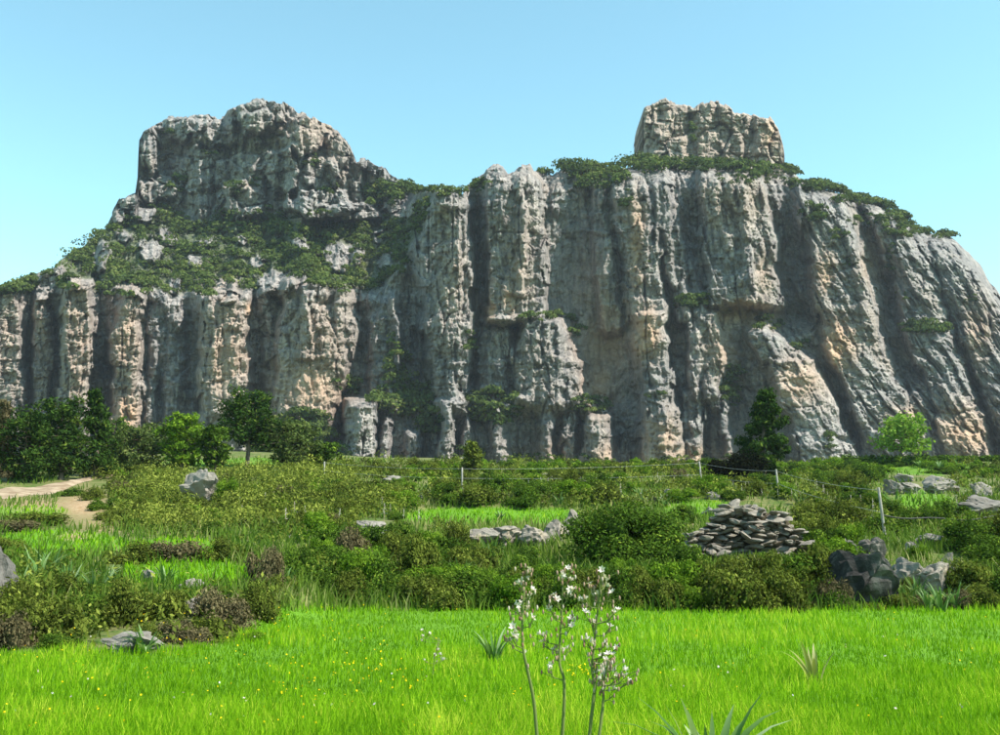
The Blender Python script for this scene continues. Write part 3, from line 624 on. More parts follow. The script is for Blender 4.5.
def zoned(tab, k, u, v=None):
    lb, gp = tab[k]
    if tab is EDGE_G:
        z = 'below the grassy terrace' if u < 455 else 'below the grey rock ledges' if u < 575 else 'below the largest bush' if u < 685 else 'below the dry stone wall' if u < 805 else 'beside the large dark boulder'
        return lb.replace('in the thicket bordering the meadow', 'in the meadow-edge thicket ' + z), gp + ' ' + z
    z = 'near the pale knobbly rock' if u < 455 else 'between the wire fence and the largest bush' if u < 690 else 'around the conical pine' if u < 850 else 'below the long hedge'
    return lb.replace('scattered on the slope below the cliff', 'on the slope ' + z), gp + ' ' + z
rr = random.Random(3)
def pick(wt): return rr.choices(('lentisk', 'cistus', 'dry', 'bright'), wt)[0]
def clear(u, v, h, keep):                               # leave the rocks, the wall and the lawns in sight
    for a, b, c, d in keep:
        if a < u < b and v > c and v - h < d: return False
    return True
KEEP = [(684, 796, 500, 556), (850, 905, 543, 600), (905, 962, 536, 588), (468, 580, 508, 540), (355, 392, 518, 540), (183, 216, 462, 498), (878, 955, 472, 492), (400, 560, 508, 522), (975, 1010, 482, 512), (182, 206, 580, 614), (98, 150, 630, 652),
        (0, 110, 480, 530), (120, 250, 566, 596), (0, 110, 536, 556), (120, 240, 543, 552), (460, 464, 468, 486), (883, 888, 490, 530), (700, 704, 463, 486), (777, 781, 470, 496)]
for vb, hh in ((609, 34), (601, 40), (592, 38), (583, 40), (574, 34), (564, 34), (554, 30)):
    u = 318 + rr.uniform(0, 20) + (0 if vb < 600 else 30)
    while u < 860:
        h = hh * rr.uniform(0.55, 1.3); wd = h * rr.uniform(1.0, 1.7); v = vb + rr.uniform(-5, 3)
        if vb > 600 and u < 420: v -= 8
        if clear(u, v, h * 0.8, KEEP) and not (575 < u < 672 and v - h < 550 and v < 600):
            k = pick((6, 3.0, 0.5, 2.6)); lb, gp = zoned(EDGE_G, k, u); bush(u, v, wd, h, k, lb, gp)
        u += wd * rr.uniform(0.6, 1.05)
for (u, v, wd, h, k) in [(985, 606, 46, 24, 'cistus'), (1012, 596, 60, 40, 'lentisk'), (955, 608, 30, 20, 'dry'), (968, 592, 50, 34, 'cistus'), (1000, 572, 60, 36, 'lentisk'), (975, 552, 60, 36, 'lentisk'), (1010, 540, 60, 34, 'cistus'), (920, 606, 26, 12, 'dry'), (875, 609, 30, 12, 'cistus'),
        (820, 592, 50, 44, 'cistus'), (832, 606, 40, 30, 'dry'), (815, 560, 54, 36, 'lentisk'), (850, 548, 34, 30, 'bright'), (800, 540, 40, 26, 'cistus'), (918, 560, 24, 20, 'bright'), (1040, 590, 70, 50, 'lentisk'), (1060, 550, 60, 40, 'cistus'), (700, 566, 36, 16, 'lentisk'), (735, 567, 34, 14, 'cistus'), (775, 566, 40, 20, 'lentisk'), (795, 552, 30, 18, 'bright'), (688, 548, 24, 16, 'bright'), (716, 534, 16, 10, 'bright'), (905, 592, 24, 16, 'cistus'), (945, 592, 34, 14, 'lentisk'), (895, 606, 40, 14, 'cistus'), (300, 582, 34, 40, 'lentisk'), (335, 560, 60, 40, 'lentisk'), (372, 556, 50, 34, 'lentisk'), (405, 562, 50, 36, 'cistus')]:
    lb, gp = zoned(EDGE_G, k, u); bush(u, v, wd, h, k, lb, gp)
for (u, v, wd, h, k) in [(264, 592, 40, 48, 'dry'), (272, 600, 26, 26, 'cistus'), (225, 626, 62, 44, 'dry'), (255, 618, 46, 34, 'cistus'), (12, 648, 50, 40, 'dry'), (42, 640, 60, 44, 'cistus'), (78, 626, 60, 40, 'lentisk'), (120, 622, 60, 40, 'cistus'), (160, 618, 50, 34, 'cistus'), (150, 642, 40, 22, 'cistus'), (185, 642, 50, 26, 'dry'),
        (60, 648, 44, 22, 'lentisk'), (20, 612, 50, 34, 'cistus'), (62, 604, 50, 30, 'cistus'), (105, 600, 46, 26, 'lentisk'), (210, 640, 50, 24, 'cistus'), (140, 562, 60, 20, 'cistus'), (178, 560, 60, 22, 'dry'), (222, 560, 50, 22, 'cistus'), (-30, 640, 70, 44, 'cistus'), (-40, 600, 60, 40, 'lentisk'), (246, 640, 30, 12, 'bright'),
        (8, 552, 40, 16, 'cistus'), (40, 524, 60, 14, 'cistus'), (20, 530, 50, 12, 'dry'), (72, 496, 30, 12, 'lentisk'), (90, 500, 26, 14, 'cistus'), (98, 510, 22, 16, 'lentisk'), (110, 520, 30, 14, 'cistus')]:
    lb, gp = BANK_G[k]; bush(u, v, wd, h, k, lb, gp)
for vb, hh in ((542, 24), (532, 20), (522, 18), (512, 17), (503, 16), (495, 15), (488, 13), (481, 11), (475, 9), (471, 8), (468, 7)):
    u = 300 + rr.uniform(0, 40) if vb > 520 else 400 + rr.uniform(0, 40)
    while u < 1040:
        h = hh * rr.uniform(0.6, 1.6); wd = h * rr.uniform(1.1, 2.0); v = vb + rr.uniform(-4, 4)
        if clear(u, v, h, KEEP) and not (566 < u < 680 and v > 505) and rr.random() < 0.72:
            k = pick((4, 3, 0.4, 4.2)); lb, gp = zoned(HILL_G, k, u); bush(u, v, wd, h, k, lb, gp)
        u += wd * rr.uniform(0.75, 1.3)
for q in range(95):
    u = rr.uniform(95, 410); v = rr.uniform(478, 534); h = rr.uniform(8, 19) * (0.5 + 0.5 * (v - 470) / 60)
    if clear(u, v, h, KEEP):
        k = pick((2.5, 4, 0.5, 2.0)); bush(u, v, h * rr.uniform(1.3, 2.2), h, k, {'lentisk': 'dark green', 'cistus': 'olive green', 'dry': 'brownish dry', 'bright': 'fresh green'}[k] + ' low bush rising from the heath around the tall pale boulder', {'lentisk': 'dark', 'cistus': 'olive', 'dry': 'dry', 'bright': 'fresh'}[k] + ' bushes in the heath')
for (u, v, wd, h, k) in [(345, 471, 26, 12, 'lentisk'), (378, 471, 30, 10, 'cistus'), (412, 472, 22, 9, 'bright'), (432, 472, 28, 12, 'cistus'), (520, 472, 30, 9, 'lentisk'), (555, 471, 24, 13, 'bright'), (588, 471, 30, 11, 'lentisk'), (612, 471, 24, 8, 'cistus'), (632, 471, 36, 10, 'bright'), (660, 471, 26, 15, 'lentisk'), (688, 471, 24, 11, 'cistus'),
        (800, 473, 40, 15, 'lentisk'), (828, 471, 36, 17, 'bright'), (848, 472, 30, 12, 'lentisk'), (880, 472, 30, 10, 'bright'), (940, 474, 36, 9, 'lentisk'), (985, 474, 40, 12, 'lentisk')]:
    lb, gp = HILL_G[k]; bush(u, v, wd, h, k, lb.replace('scattered on the slope below', 'on the crest against the foot of'), gp.replace('slope', 'crest'))
bush(226, 502, 24, 28, 'bright', 'small fresh green bush beside the tall pale boulder in the heath', name='green_bush')
bush(868, 482, 36, 24, 'lentisk', 'dark rounded bush at the end of the long hedge', name='dark_bush')
bush(500, 487, 30, 14, 'lentisk', 'dark low bush beside the young yellow-green pine', name='dark_bush')

PENDING.sort(key=lambda p: -p[2] * p[3])
for p in PENDING[:285]: bush(*p, now=True)
def build_scrub():                                      # the smallest bushes beyond that: joined as one mass
    small = [bush_geo(900 + k, 420, 7, 0.06, 0.8, k % 2 == 0, 0.4) for k in range(3)]; g = Geo()
    for k, (u, vb, wpx, hpx, kind, lb, gp) in enumerate(PENDING[285:]):
        x, y, z = ground_at(u, vb); b = small[k % 3]; V = np.concatenate(b.V); a = k * 2.399; W = wpx * y / 1000 * 1.12; H = hpx * y / 1000 * 1.7
        V = np.stack([(V[:, 0] * math.cos(a) - V[:, 1] * math.sin(a)) * W + x, (V[:, 0] * math.sin(a) + V[:, 1] * math.cos(a)) * W + y, V[:, 2] * H + z - 0.05], -1)
        g.add(V, np.concatenate(b.F), np.concatenate(b.T))
    if g.n: tag(link('scrub', g.mesh('scrub'), LEAF['bright']), 'small fresh green scrub filling the slope between larger bushes', 'scrub', kind='stuff')
build_scrub()

# heath: a low mass of twiggy cushions on the slope
def build_heath():
    r = np.random.default_rng(9); g = Geo(); n = 1500
    u = np.concatenate([r.uniform(84, 410, n), r.uniform(410, 1040, 900), r.uniform(-60, 330, 380), r.uniform(-60, 1060, 900)]); v = np.concatenate([r.uniform(472, 531, n), r.uniform(470, 540, 900), r.uniform(525, 645, 380), r.uniform(461, 474, 900)]); patch = fbm(u / 26, v / 9, 870, 3)
    X, Y, Z = px_ground(u, v); L = lawn_mask(X, Y, u, v)
    for uu, vv, x, y, z, l, pa in zip(u, v, X, Y, Z, L, patch):
        if np.isnan(y) or l > 0.4 or not clear(uu, vv, 6, KEEP): continue
        if vv > 531 and uu < 320 and vv > np.interp(uu, EDGE[:, 0], EDGE[:, 1]) - 6: continue
        hgt = r.uniform(0.25, 0.8) * (0.6 + 0.4 * (y > 40)) * (1 + 1.0 * pa); rad = hgt * r.uniform(0.7, 1.2); m = 46
        d = unit(r.normal(size=(m, 3))); d[:, 2] = np.abs(d[:, 2])
        C = np.array([x, y, z]) + d * np.array([rad, rad, hgt]) * (0.75 + 0.35 * r.uniform(0, 1, (m, 1)))
        leaves(g, C, d, 0.034 + 0.0009 * y, 0.45 + 0.55 * pa + 0.16 * r.normal() + 0.18 * r.normal(size=m), 0.45, 0.6, r, lift=(0, 0, 0.8))
    tag(link('heath', g.mesh('heath'), LEAF['cistus']), 'low olive brown heath scrub covering the slope', 'heath', kind='stuff')
build_heath()

# ------------------------------------------------------------------ grass and wild flowers
def blades(g, X, Y, Z, h, wd, tone, r, lean=0.5):
    n = len(X); a = r.uniform(0, 6.283, n); f = np.stack([np.cos(a), np.sin(a), 0 * a], -1)
    b = r.uniform(-0.9, 0.9, n); s_ = np.stack([np.cos(b), np.sin(b), 0 * b], -1)
    P = np.stack([X, Y, Z - 0.01], -1); k = (lean * r.uniform(0.1, 1, n) * h)[:, None]; up = np.array([0, 0, 1.0]) * h[:, None]; ww = (s_ * wd[:, None])
    V = np.stack([P - ww, P + ww, P + up * 0.55 + f * k * 0.3 + ww * 0.8, P + up * 0.55 + f * k * 0.3 - ww * 0.8, P + up + f * k + ww * 0.12, P + up + f * k - ww * 0.12], 1)
    I = np.arange(n)[:, None] * 6
    Fq = np.concatenate([I + np.array([[0, 1, 2, 3]]), I + np.array([[3, 2, 4, 5]])])
    g.add(V.reshape(-1, 3), Fq, np.repeat(np.clip(tone, 0, 1), 6))
def build_grass():
    r = np.random.default_rng(21)
    n = 215000; u = r.uniform(-260, 1260, n); v = r.uniform(585, 800, n) ** 1.0
    m = v > np.interp(u, EDGE[:, 0], EDGE[:, 1]) - 2; u, v = u[m], v[m]
    X, Y, Z = px_ground(u, v); ok = ~np.isnan(Y) & (Y < 23); X, Y, Z, u, v = X[ok], Y[ok], Z[ok], u[ok], v[ok]
    x2 = r.uniform(-5, 5, 9000); y2 = r.uniform(1.2, 5.6, 9000); X = np.r_[X, x2]; Y = np.r_[Y, y2]; Z = np.r_[Z, ground_z(x2, y2)]
    pn = fbm(X / 1.6, Y / 1.6, 800, 3)
    g = Geo(); k = len(X)
    pf = fbm(X / 0.45, Y / 0.45, 805, 2); h = r.uniform(0.05, 0.15, k) * (1 + 0.6 * pn + 0.5 * pf) * (0.8 + 0.4 * sstep(9, 5, Y) if False else 1.0)
    blades(g, X, Y, Z, h, 0.0010 + 0.0003 * Y, 0.40 + 0.4 * pn + 0.3 * pf + 0.17 * r.normal(size=k) + 0.4 * (r.uniform(0, 1, k) > 0.94), r, 0.55)
    tag(link('meadow_grass', g.mesh('meadow_grass'), LEAF['grass']), 'lush bright green grass of the meadow', 'grass', kind='stuff')
    # short lawns on the terraces
    n = 60000; u = r.uniform(-60, 1060, n); v = r.uniform(458, 612, n)
    X, Y, Z = px_ground(u, v); ok = ~np.isnan(Y); X, Y, Z, u, v = X[ok], Y[ok], Z[ok], u[ok], v[ok]
    L = lawn_mask(X, Y, u, v); L = np.where(v > np.interp(u, EDGE[:, 0], EDGE[:, 1]) - 4, 0, L)
    a = L > r.uniform(0.15, 0.85, len(L)); g = Geo(); k = a.sum()
    blades(g, X[a], Y[a], Z[a], r.uniform(0.06, 0.18, k), 0.0026 + 0.0005 * Y[a], 0.4 + 0.4 * fbm(X[a] / 2, Y[a] / 2, 815, 2) + 0.2 * r.normal(size=k), r, 0.5)
    tag(link('terrace_grass', g.mesh('terrace_grass'), LEAF['grass']), 'short bright grass on the terraces of the slope', 'grass', kind='stuff')
    trk = (u < 115) & (np.abs(v - np.interp(u, [-90, 10, 40, 62, 80, 96], [505, 493, 491, 487, 481, 477])) < 7) | (((u - 85) / 30) ** 2 + ((v - 508) / 18) ** 2 < 1)
    b = (L <= r.uniform(0.3, 1.1, len(L))) & ~trk & (r.uniform(0, 1, len(L)) < 0.75) & (fbm(X / 5, Y / 5, 830, 2) > -0.35); g = Geo(); k = b.sum()
    blades(g, X[b], Y[b], Z[b], r.uniform(0.14, 0.42, k), 0.003 + 0.0006 * Y[b], 0.4 + 0.35 * fbm(X[b] / 3, Y[b] / 3, 820, 2) + 0.2 * r.normal(size=k), r, 0.6)
    tag(link('rough_grass', g.mesh('rough_grass'), LEAF['rough']), 'rough half-dry grass between the bushes of the slope', 'grass', kind='stuff')
    # wild flowers
    def flowers(name, mat, u, v, zlo, zhi, size, label):
        X, Y, Z = px_ground(u, v); ok = ~np.isnan(Y); X, Y, Z = X[ok], Y[ok], Z[ok]; n = len(X); g = Geo()
        C = np.stack([X, Y, Z + r.uniform(zlo, zhi, n)], -1)
        for q in range(2): leaves(g, C, np.tile([0, -0.5, 1.0], (n, 1)), size * (1 + Y / 25), r.uniform(0.0, 0.8, n), 0.75, 0.6, r)
        tag(link(name, g.mesh(name), mat), label, 'flowers', kind='stuff')
    u = r.uniform(-100, 1100, 5000); v = r.uniform(596, 745, 5000)
    w_ = fbm(u / 60, v / 26, 840, 3) + 0.35 * sstep(560, 380, u) + 0.22 * sstep(700, 640, v) if False else fbm(u / 60, v / 26, 840, 3) + 0.3 * (1 - sstep(380, 620, u)) + 0.15 * (1 - sstep(640, 700, v))
    m = (w_ + 0.35 * r.normal(size=len(u)) > 0.62) & (v > np.interp(u, EDGE[:, 0], EDGE[:, 1]) + 2); u1, v1 = u[m], v[m]
    u2 = np.r_[u1[:330], r.normal(307, 12, 260), r.uniform(20, 290, 90), r.normal(585, 10, 26)]; v2 = np.r_[v1[:330], r.normal(466, 2.6, 260), r.uniform(600, 655, 90), r.normal(686, 3, 26)]
    flowers('yellow_flowers', LEAF['yellow'], u2, v2, 0.07, 0.18, 0.0072, 'small yellow wild flowers dotted through the meadow grass')
    u = r.uniform(-50, 1050, 100); v = r.uniform(640, 740, 100); m = fbm(u / 70, v / 30, 850, 2) > 0.1
    flowers('white_flowers', LEAF['white'], u[m], v[m], 0.06, 0.16, 0.009, 'small whitish wild flowers dotted through the meadow grass')
build_grass()

# ------------------------------------------------------------------ trees
def tree(name, label, u, vb, hpx, wpx, style, kind, seed, D=None, group=None, bare=0.12, cat='tree', lean=0.0, nl=4200):
    r = np.random.default_rng(seed)
    if D is None: x, y, z = ground_at(u, vb)
    else: x = float(ray(u, vb)[0] * D); y = D; z = float(ground_z(x, D))
    H = hpx * y / 1000; W = wpx * y / 1000
    zb = EYE + float(ray(u, vb)[1]) * y
    H = H + (zb - z) if zb > z else H
    e = empty(name, (x, y, z - 0.1)); tag(e, label, cat, group)
    tr = Geo(); P = [(lean * t * t * H + 0.03 * H * math.sin(3 * t + seed), 0.02 * H * math.sin(4 * t), t * H * 0.93) for t in np.linspace(0, 1, 9)]
    tube(tr, P, np.linspace(0.034 * H, 0.004 * H, 9), 8)
    cr = Geo(); P = np.array(P); nb = {'cone': 24, 'round': 30, 'open': 26}[style]
    ls = 0.05 + 0.0013 * y
    for k in range(nb):
        t = bare + (1 - bare) * (k + r.uniform(0, 1)) / nb
        c0 = np.array([np.interp(t, np.linspace(0, 1, 9), P[:, i]) for i in range(3)])
        if style == 'cone': rr_ = W / 2 * (1.03 - t) ** 0.75 * r.uniform(0.4, 1.3) * min(1, (t - bare) * 4 + 0.55); rise = 0.14 * W
        elif style == 'round': rr_ = W / 2 * math.sqrt(max(0.02, 1 - ((t - 0.55) / 0.52) ** 2)) * r.uniform(0.55, 1.05); rise = 0.10 * W
        else: rr_ = W / 2 * math.sqrt(max(0.02, 1 - ((t - 0.6) / 0.5) ** 2)) * r.uniform(0.6, 1.1); rise = 0.16 * W
        a = k * 2.399 + r.uniform(-0.5, 0.5); tip = c0 + np.array([math.cos(a) * rr_, math.sin(a) * rr_, rise * r.uniform(0.2, 1)])
        mid = (c0 * 0.55 + tip * 0.45) + np.array([0, 0, -0.02 * H])
        tube(tr, [c0, mid, tip], [0.011 * H, 0.007 * H, 0.003 * H], 5)
        ncl = 4
        for q in range(ncl):
            s_ = 0.42 + 0.62 * q / (ncl - 1); cc = c0 + (tip - c0) * s_ + r.normal(size=3) * 0.03 * W
            rad = W * r.uniform(0.07, 0.16) * np.array([1.1, 1.1, 0.75 if style != 'cone' else 0.9]); m = int(nl / nb / ncl)
            d = unit(r.normal(size=(m, 3))); C = cc + d * rad * r.uniform(0.45, 1.1, (m, 1))
            tone = 0.36 + 0.12 * r.normal() + 0.2 * r.normal(size=m) + 0.12 * (r.uniform() > 0.7)
            leaves(cr, C, d + np.array([0, 0, 0.3]), ls, tone, 0.42 if style != 'open' else 0.6, 0.7, r, lift=(0, 0, 0.6) if style == 'cone' else None)
    link('trunk', tr.mesh('trunk', True), M_BARK, e); link('crown', cr.mesh('crown'), LEAF[kind], e)
    return e
tree('pine_tree', 'dense conical dark pine standing alone beside the black brush mound', 767, 478, 89, 54, 'cone', 'pine', 4, bare=0.05, nl=12000)
tree('broadleaf_tree', 'pale green spring tree with open crown above the hedge', 903, 466, 48, 52, 'open', 'spring', 5, bare=0.35, nl=2300)
tree('young_pine', 'young yellow-green pine beside the pale concrete fence post', 471, 477, 36, 30, 'cone', 'cistus', 6, bare=0.1, nl=2200)
tree('pine_tree', 'round-topped pine with a bare forked trunk in the row of trees', 245, 468, 76, 64, 'round', 'pine', 7, bare=0.34, nl=6000)
tree('pine_tree', 'narrow pointed pine, tallest of the dense dark group', 93, 478, 92, 44, 'cone', 'pine', 8, bare=0.06, nl=4200)
tree('pine_tree', 'broad dark pine pressed against the narrow pointed pine', 60, 480, 80, 74, 'round', 'pine', 9, bare=0.10, nl=6500)
tree('pine_tree', 'low bushy dark pine beside the reddish brown tree', 24, 482, 68, 70, 'round', 'pine', 10, bare=0.08, nl=6000)
tree('brown_tree', 'reddish brown sparse tree at the end of the dark pine group', -2, 482, 84, 34, 'cone', 'dry', 12, bare=0.1, nl=3200)
tree('pine_tree', 'light green bushy pine between the dark group and round-topped pine', 180, 470, 58, 52, 'round', 'bright', 13, bare=0.08, nl=5200)
tree('oak_tree', 'dark round oak touching the round-topped pine', 214, 470, 46, 34, 'round', 'lentisk', 14, bare=0.1, nl=3600)
tree('oak_tree', 'greyish low oak in the gap beside the pointed pine', 132, 472, 44, 50, 'round', 'slope', 15, bare=0.08, nl=4000)
tree('oak_tree', 'spreading dull green oak near the yellow flowered crest', 292, 468, 46, 56, 'round', 'slope', 16, bare=0.08, nl=4600)
tree('oak_tree', 'small dark oak above the yellow flowered crest', 322, 468, 26, 34, 'round', 'lentisk', 17, bare=0.08, nl=2600)
tree('oak_tree', 'dull green oak behind the light green bushy pine', 158, 470, 38, 44, 'round', 'slope', 21, D=118, bare=0.05, nl=3200)
tree('oak_tree', 'dark oak filling the gap behind the round-topped pine', 266, 470, 34, 44, 'round', 'slope', 22, D=120, bare=0.05, nl=3200)
tree('oak_tree', 'low dark oak between the narrow pointed pine and the greyish oak', 112, 474, 40, 34, 'round', 'lentisk', 23, D=112, bare=0.05, nl=2800)

# long hedge under the pale tree
def build_hedge():
    r = np.random.default_rng(31); g = Geo()
    for uu in np.arange(846, 1075, 3.0):
        x, y, z = ground_at(uu, 470, 60); y = 96 + 1.5 * math.sin(uu / 30); x = float(ray(uu, 466)[0]) * y; z = float(ground_z(x, y))
        zt = EYE + float(ray(uu, 456)[1]) * y
        hh = max(zt - z, 0.5) * r.uniform(0.85, 1.12); m = 120
        d = unit(r.normal(size=(m, 3))); C = np.array([x, y, z + hh * 0.5]) + d * np.array([0.5, 0.6, hh * 0.55]) * r.uniform(0.7, 1.1, (m, 1))
        leaves(g, C, d, 0.13, r.uniform(0.1, 0.65) + 0.2 * r.normal(size=m), 0.5, 0.6, r)
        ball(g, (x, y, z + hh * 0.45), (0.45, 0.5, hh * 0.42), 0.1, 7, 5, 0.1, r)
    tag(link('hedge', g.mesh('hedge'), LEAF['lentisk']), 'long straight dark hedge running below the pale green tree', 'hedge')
build_hedge()

# ------------------------------------------------------------------ rocks
def rock_mesh(seed, sub=4, planes=16, rough=0.05, over=0.0):
    bm = bmesh.new(); bmesh.ops.create_icosphere(bm, subdivisions=sub, radius=0.62)
    P = np.array([v.co[:] for v in bm.verts]); r = np.random.default_rng(seed)
    for k in range(planes):
        n = unit(r.normal(size=3)); d = r.uniform(0.28, 0.52); t = P @ n - d
        P = P - np.clip(t, 0, None)[:, None] * n
    if sub > 2:                                         # strata and broken blocks
        q = P @ unit(r.normal(size=3) * np.array([0.25, 0.25, 0]) + np.array([0, 0, 1.0])) + 0.05 * fbm(P[:, 0] * 3, P[:, 1] * 3, seed + 5, 2)
        c_ = cells(P[:, 0] * 3.2 + P[:, 1] * 1.1 + seed, q * 6.0 + seed, seed + 60)
        P = P * (1 + 0.16 * c_[2] - 0.10 * np.exp(-((c_[1] - c_[0]) / 0.12) ** 2))[:, None]
    P = P + unit(P) * (rough * fbm(P[:, 0] * 5 + 3 * seed, P[:, 1] * 5 + P[:, 2] * 6, seed, 3))[:, None]
    P[:, 1] -= over * (P[:, 2] + 0.3)
    for v, p in zip(bm.verts, P): v.co = p
    me = bpy.data.meshes.new('rock'); bm.to_mesh(me); bm.free(); return me
RM = [rock_mesh(k) for k in range(9)]; RMD = [m.copy() for m in RM]
RS = [rock_mesh(40 + k, 2, 9, 0.09) for k in range(7)]
for m in RM: m.materials.append(M_ROCK)
for m in RS: m.materials.append(M_SROCK)
for m in RMD: m.materials.append(M_DROCK)
def rock(name, label, u0, u1, v0, v1, k, dark=False, group=None, rot=0.0, tilt=0.0, sink=0.15, deep=0.8, over=0.0, black=False):
    x, y, z = ground_at((u0 + u1) / 2, v1)
    W = (u1 - u0) * y / 1000; H = (v1 - v0) * y / 1000
    o = link(name, (RMD if dark else RM)[k % 9], None, None, (x, y + W * deep * 0.3, z + H * (0.5 - sink)), rot)
    if over:
        o.data = rock_mesh(k + 70, 4, 16, 0.05, over); o.data.materials.append(M_SHADEROCK if black else M_DROCK if dark else M_ROCK)
    o.scale = (W * 1.1, W * deep, H * (1.05 + sink)); o.rotation_euler = (0, tilt, rot); tag(o, label, 'rock', group); return o
rock('boulder', 'tall pale boulder with shaded side standing up from the heath', 181, 217, 464, 502, 6, rot=-0.8, over=0.5)
rock('rock', 'cut-off dark grey rock standing beside the green leaf tufts', -24, 11, 542, 612, 1, True, rot=0.2, over=0.3)
rock('rock', 'pale flat-topped stone above another beside the dry brown bush', 180, 204, 579, 594, 2)
rock('rock', 'pale upright stone below a flat-topped one beside the dry brown bush', 185, 207, 596, 616, 3, rot=1.0)
rock('rock', 'long flat beige slab at the meadow edge behind a leaf tuft', 97, 150, 630, 654, 4, rot=0.2, deep=0.6)
rock('rock', 'small pale stone between grass and leaf tufts on the bank', 138, 153, 570, 584, 5)
for k, (u0, u1, v0, v1, tl, lb) in enumerate([(463, 498, 525, 547, 0.1, 'low grey rock at the end of the ledge below the grassy terrace'), (488, 524, 523, 546, -0.1, 'middle rock of the low ledge below the grassy terrace'), (518, 550, 526, 548, -0.15, 'knobbly rock joining the low ledge to the slanting one'),
        (540, 572, 517, 542, -0.2, 'slanting craggy rock below the grassy terrace'), (556, 586, 511, 536, -0.2, 'upper slanting rock half hidden by the largest bush')]):
    o = rock('outcrop', lb, u0, u1, v0, v1, k + 6, rot=0.35 * k - 0.5, tilt=tl, deep=0.7, over=0.2); o.data.materials[0] = M_SROCK
rock('rock', 'pale knobbly rock beside the grassy terrace end', 356, 380, 518, 534, 8, rot=0.5)
rock('rock', 'small pale stone leaning on the knobbly rock', 376, 392, 527, 539, 0, rot=1.5)
rock('rock', 'small grey stone among bushes below the long low ledge', 442, 458, 538, 550, 1)
rock('rock', 'thin whitish stone lying on the heath crest', 385, 404, 475, 483, 2, deep=0.5)
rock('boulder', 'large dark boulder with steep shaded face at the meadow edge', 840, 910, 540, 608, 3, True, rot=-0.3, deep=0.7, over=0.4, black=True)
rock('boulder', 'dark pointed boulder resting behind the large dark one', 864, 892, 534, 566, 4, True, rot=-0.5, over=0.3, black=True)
rock('rock', 'slanting pale slab beside the pointed dark boulder', 838, 856, 540, 556, 5, tilt=0.6, deep=0.4)
rock('rock', 'white flat stone above the rubble heap', 917, 946, 533, 545, 6, deep=0.7)
rock('boulder', 'broad pale sunlit boulder in the grass below the hedge', 924, 958, 476, 494, 7, rot=0.4)
rock('boulder', 'grey boulder next to the broad pale one below the hedge', 902, 922, 480, 494, 8, rot=0.8)
rock('rock', 'small pale capped rock above the grey boulder below the hedge', 896, 912, 471, 482, 0)
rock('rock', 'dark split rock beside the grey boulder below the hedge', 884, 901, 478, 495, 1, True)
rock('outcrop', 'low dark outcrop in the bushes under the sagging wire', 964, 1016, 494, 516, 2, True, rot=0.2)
rock('rock', 'brown capped rock above the low dark outcrop', 976, 992, 480, 496, 3)
for k, (u, v, wd) in enumerate([(655, 502, 12), (668, 497, 14), (712, 500, 14), (694, 489, 8), (642, 512, 12), (806, 498, 10), (842, 488, 10), (712, 516, 14), (610, 492, 9), (585, 484, 9), (420, 500, 9), (340, 512, 9), (300, 516, 10), (870, 520, 12), (545, 478, 8), (290, 540, 9), (205, 520, 8)]):
    rock('stone', 'small pale stone half hidden among the bushes of the slope', u - wd / 2, u + wd / 2, v - wd * 0.6, v, k, group='small stones on the slope', rot=k * 1.3)

def stone_heap(name, label, cat, poly, n, seed, spx, flat):
    r = np.random.default_rng(seed)
    us = [p[0] for p in poly]; tops = [p[1] for p in poly]; bots = [p[2] for p in poly]
    uc = (us[0] + us[-1]) / 2; x0, y0, z0 = ground_at(uc, max(bots))
    e = empty(name, (x0, y0, z0)); tag(e, label, cat); k = y0 / 1000
    g = Geo(); cols = 26; rows = 12; V = []
    for i in range(cols):                               # earth behind the stones
        uu = us[0] + (us[-1] - us[0]) * i / (cols - 1); tp = np.interp(uu, us, tops) + 2; bt = np.interp(uu, us, bots) + 3
        for j in range(rows):
            t = j / (rows - 1); vv = bt + (tp - bt) * min(t * 1.35, 1); dep = 0.12 + 0.45 * t + (1.6 * max(0, t - 0.74))
            zz = (EYE + float(ray(uu, vv)[1]) * y0) - z0 - (0.5 * max(0, t - 0.74))
            V.append(((uu - 500) * k * 1.01 - x0 + 0.05 * r.normal(), dep, zz + 0.03 * r.normal()))
    I = np.arange(cols * rows).reshape(cols, rows)
    g.add(np.array(V), np.stack([I[:-1, :-1], I[1:, :-1], I[1:, 1:], I[:-1, 1:]], -1).reshape(-1, 4), np.zeros(len(V)))
    link('earth_core', g.mesh('earth_core'), M_EARTH, e)
    placed = 0; v = max(bots)
    while v > min(tops) and placed < n:
        hp = spx * flat * r.uniform(0.8, 1.25); u = us[0] + r.uniform(0, 5)
        while u < us[-1]:
            wp = spx * r.uniform(0.5, 1.9)
            if np.interp(u + wp / 2, us, tops) <= v - hp * 0.4 and np.interp(u + wp / 2, us, bots) >= v - 1 and r.uniform() < 0.93:
                t = (max(bots) - v) / (max(bots) - min(tops) + 1)
                o = link('stone', RS[int(r.integers(7))], None, e, ((u + wp / 2 - 500) * k - x0, 0.05 + 0.42 * t + 0.2 * r.normal(), (EYE + float(ray(u, v - hp / 2)[1]) * y0) - z0 + 0.02 * r.normal()))
                o.scale = (wp * k * 1.15, 0.42 * r.uniform(0.7, 1.2), hp * k * r.uniform(1.0, 1.9)); o.rotation_euler = (0.2 * r.normal(), 0.22 * r.normal(), 0.6 * r.normal()); placed += 1
            u += wp * 0.98
        v -= hp * 0.9
def mat_earth():
    m, n, out = new_mat('dark_earth'); t = tex(n, 7, 6); principled(n, out, mixc(n, ramp(n, t, 0.3, 0.7), (0.035, 0.028, 0.018), (0.085, 0.07, 0.04)), 0.98, bump(n, t, 0.8, 0.05)); return m
M_EARTH = mat_earth()
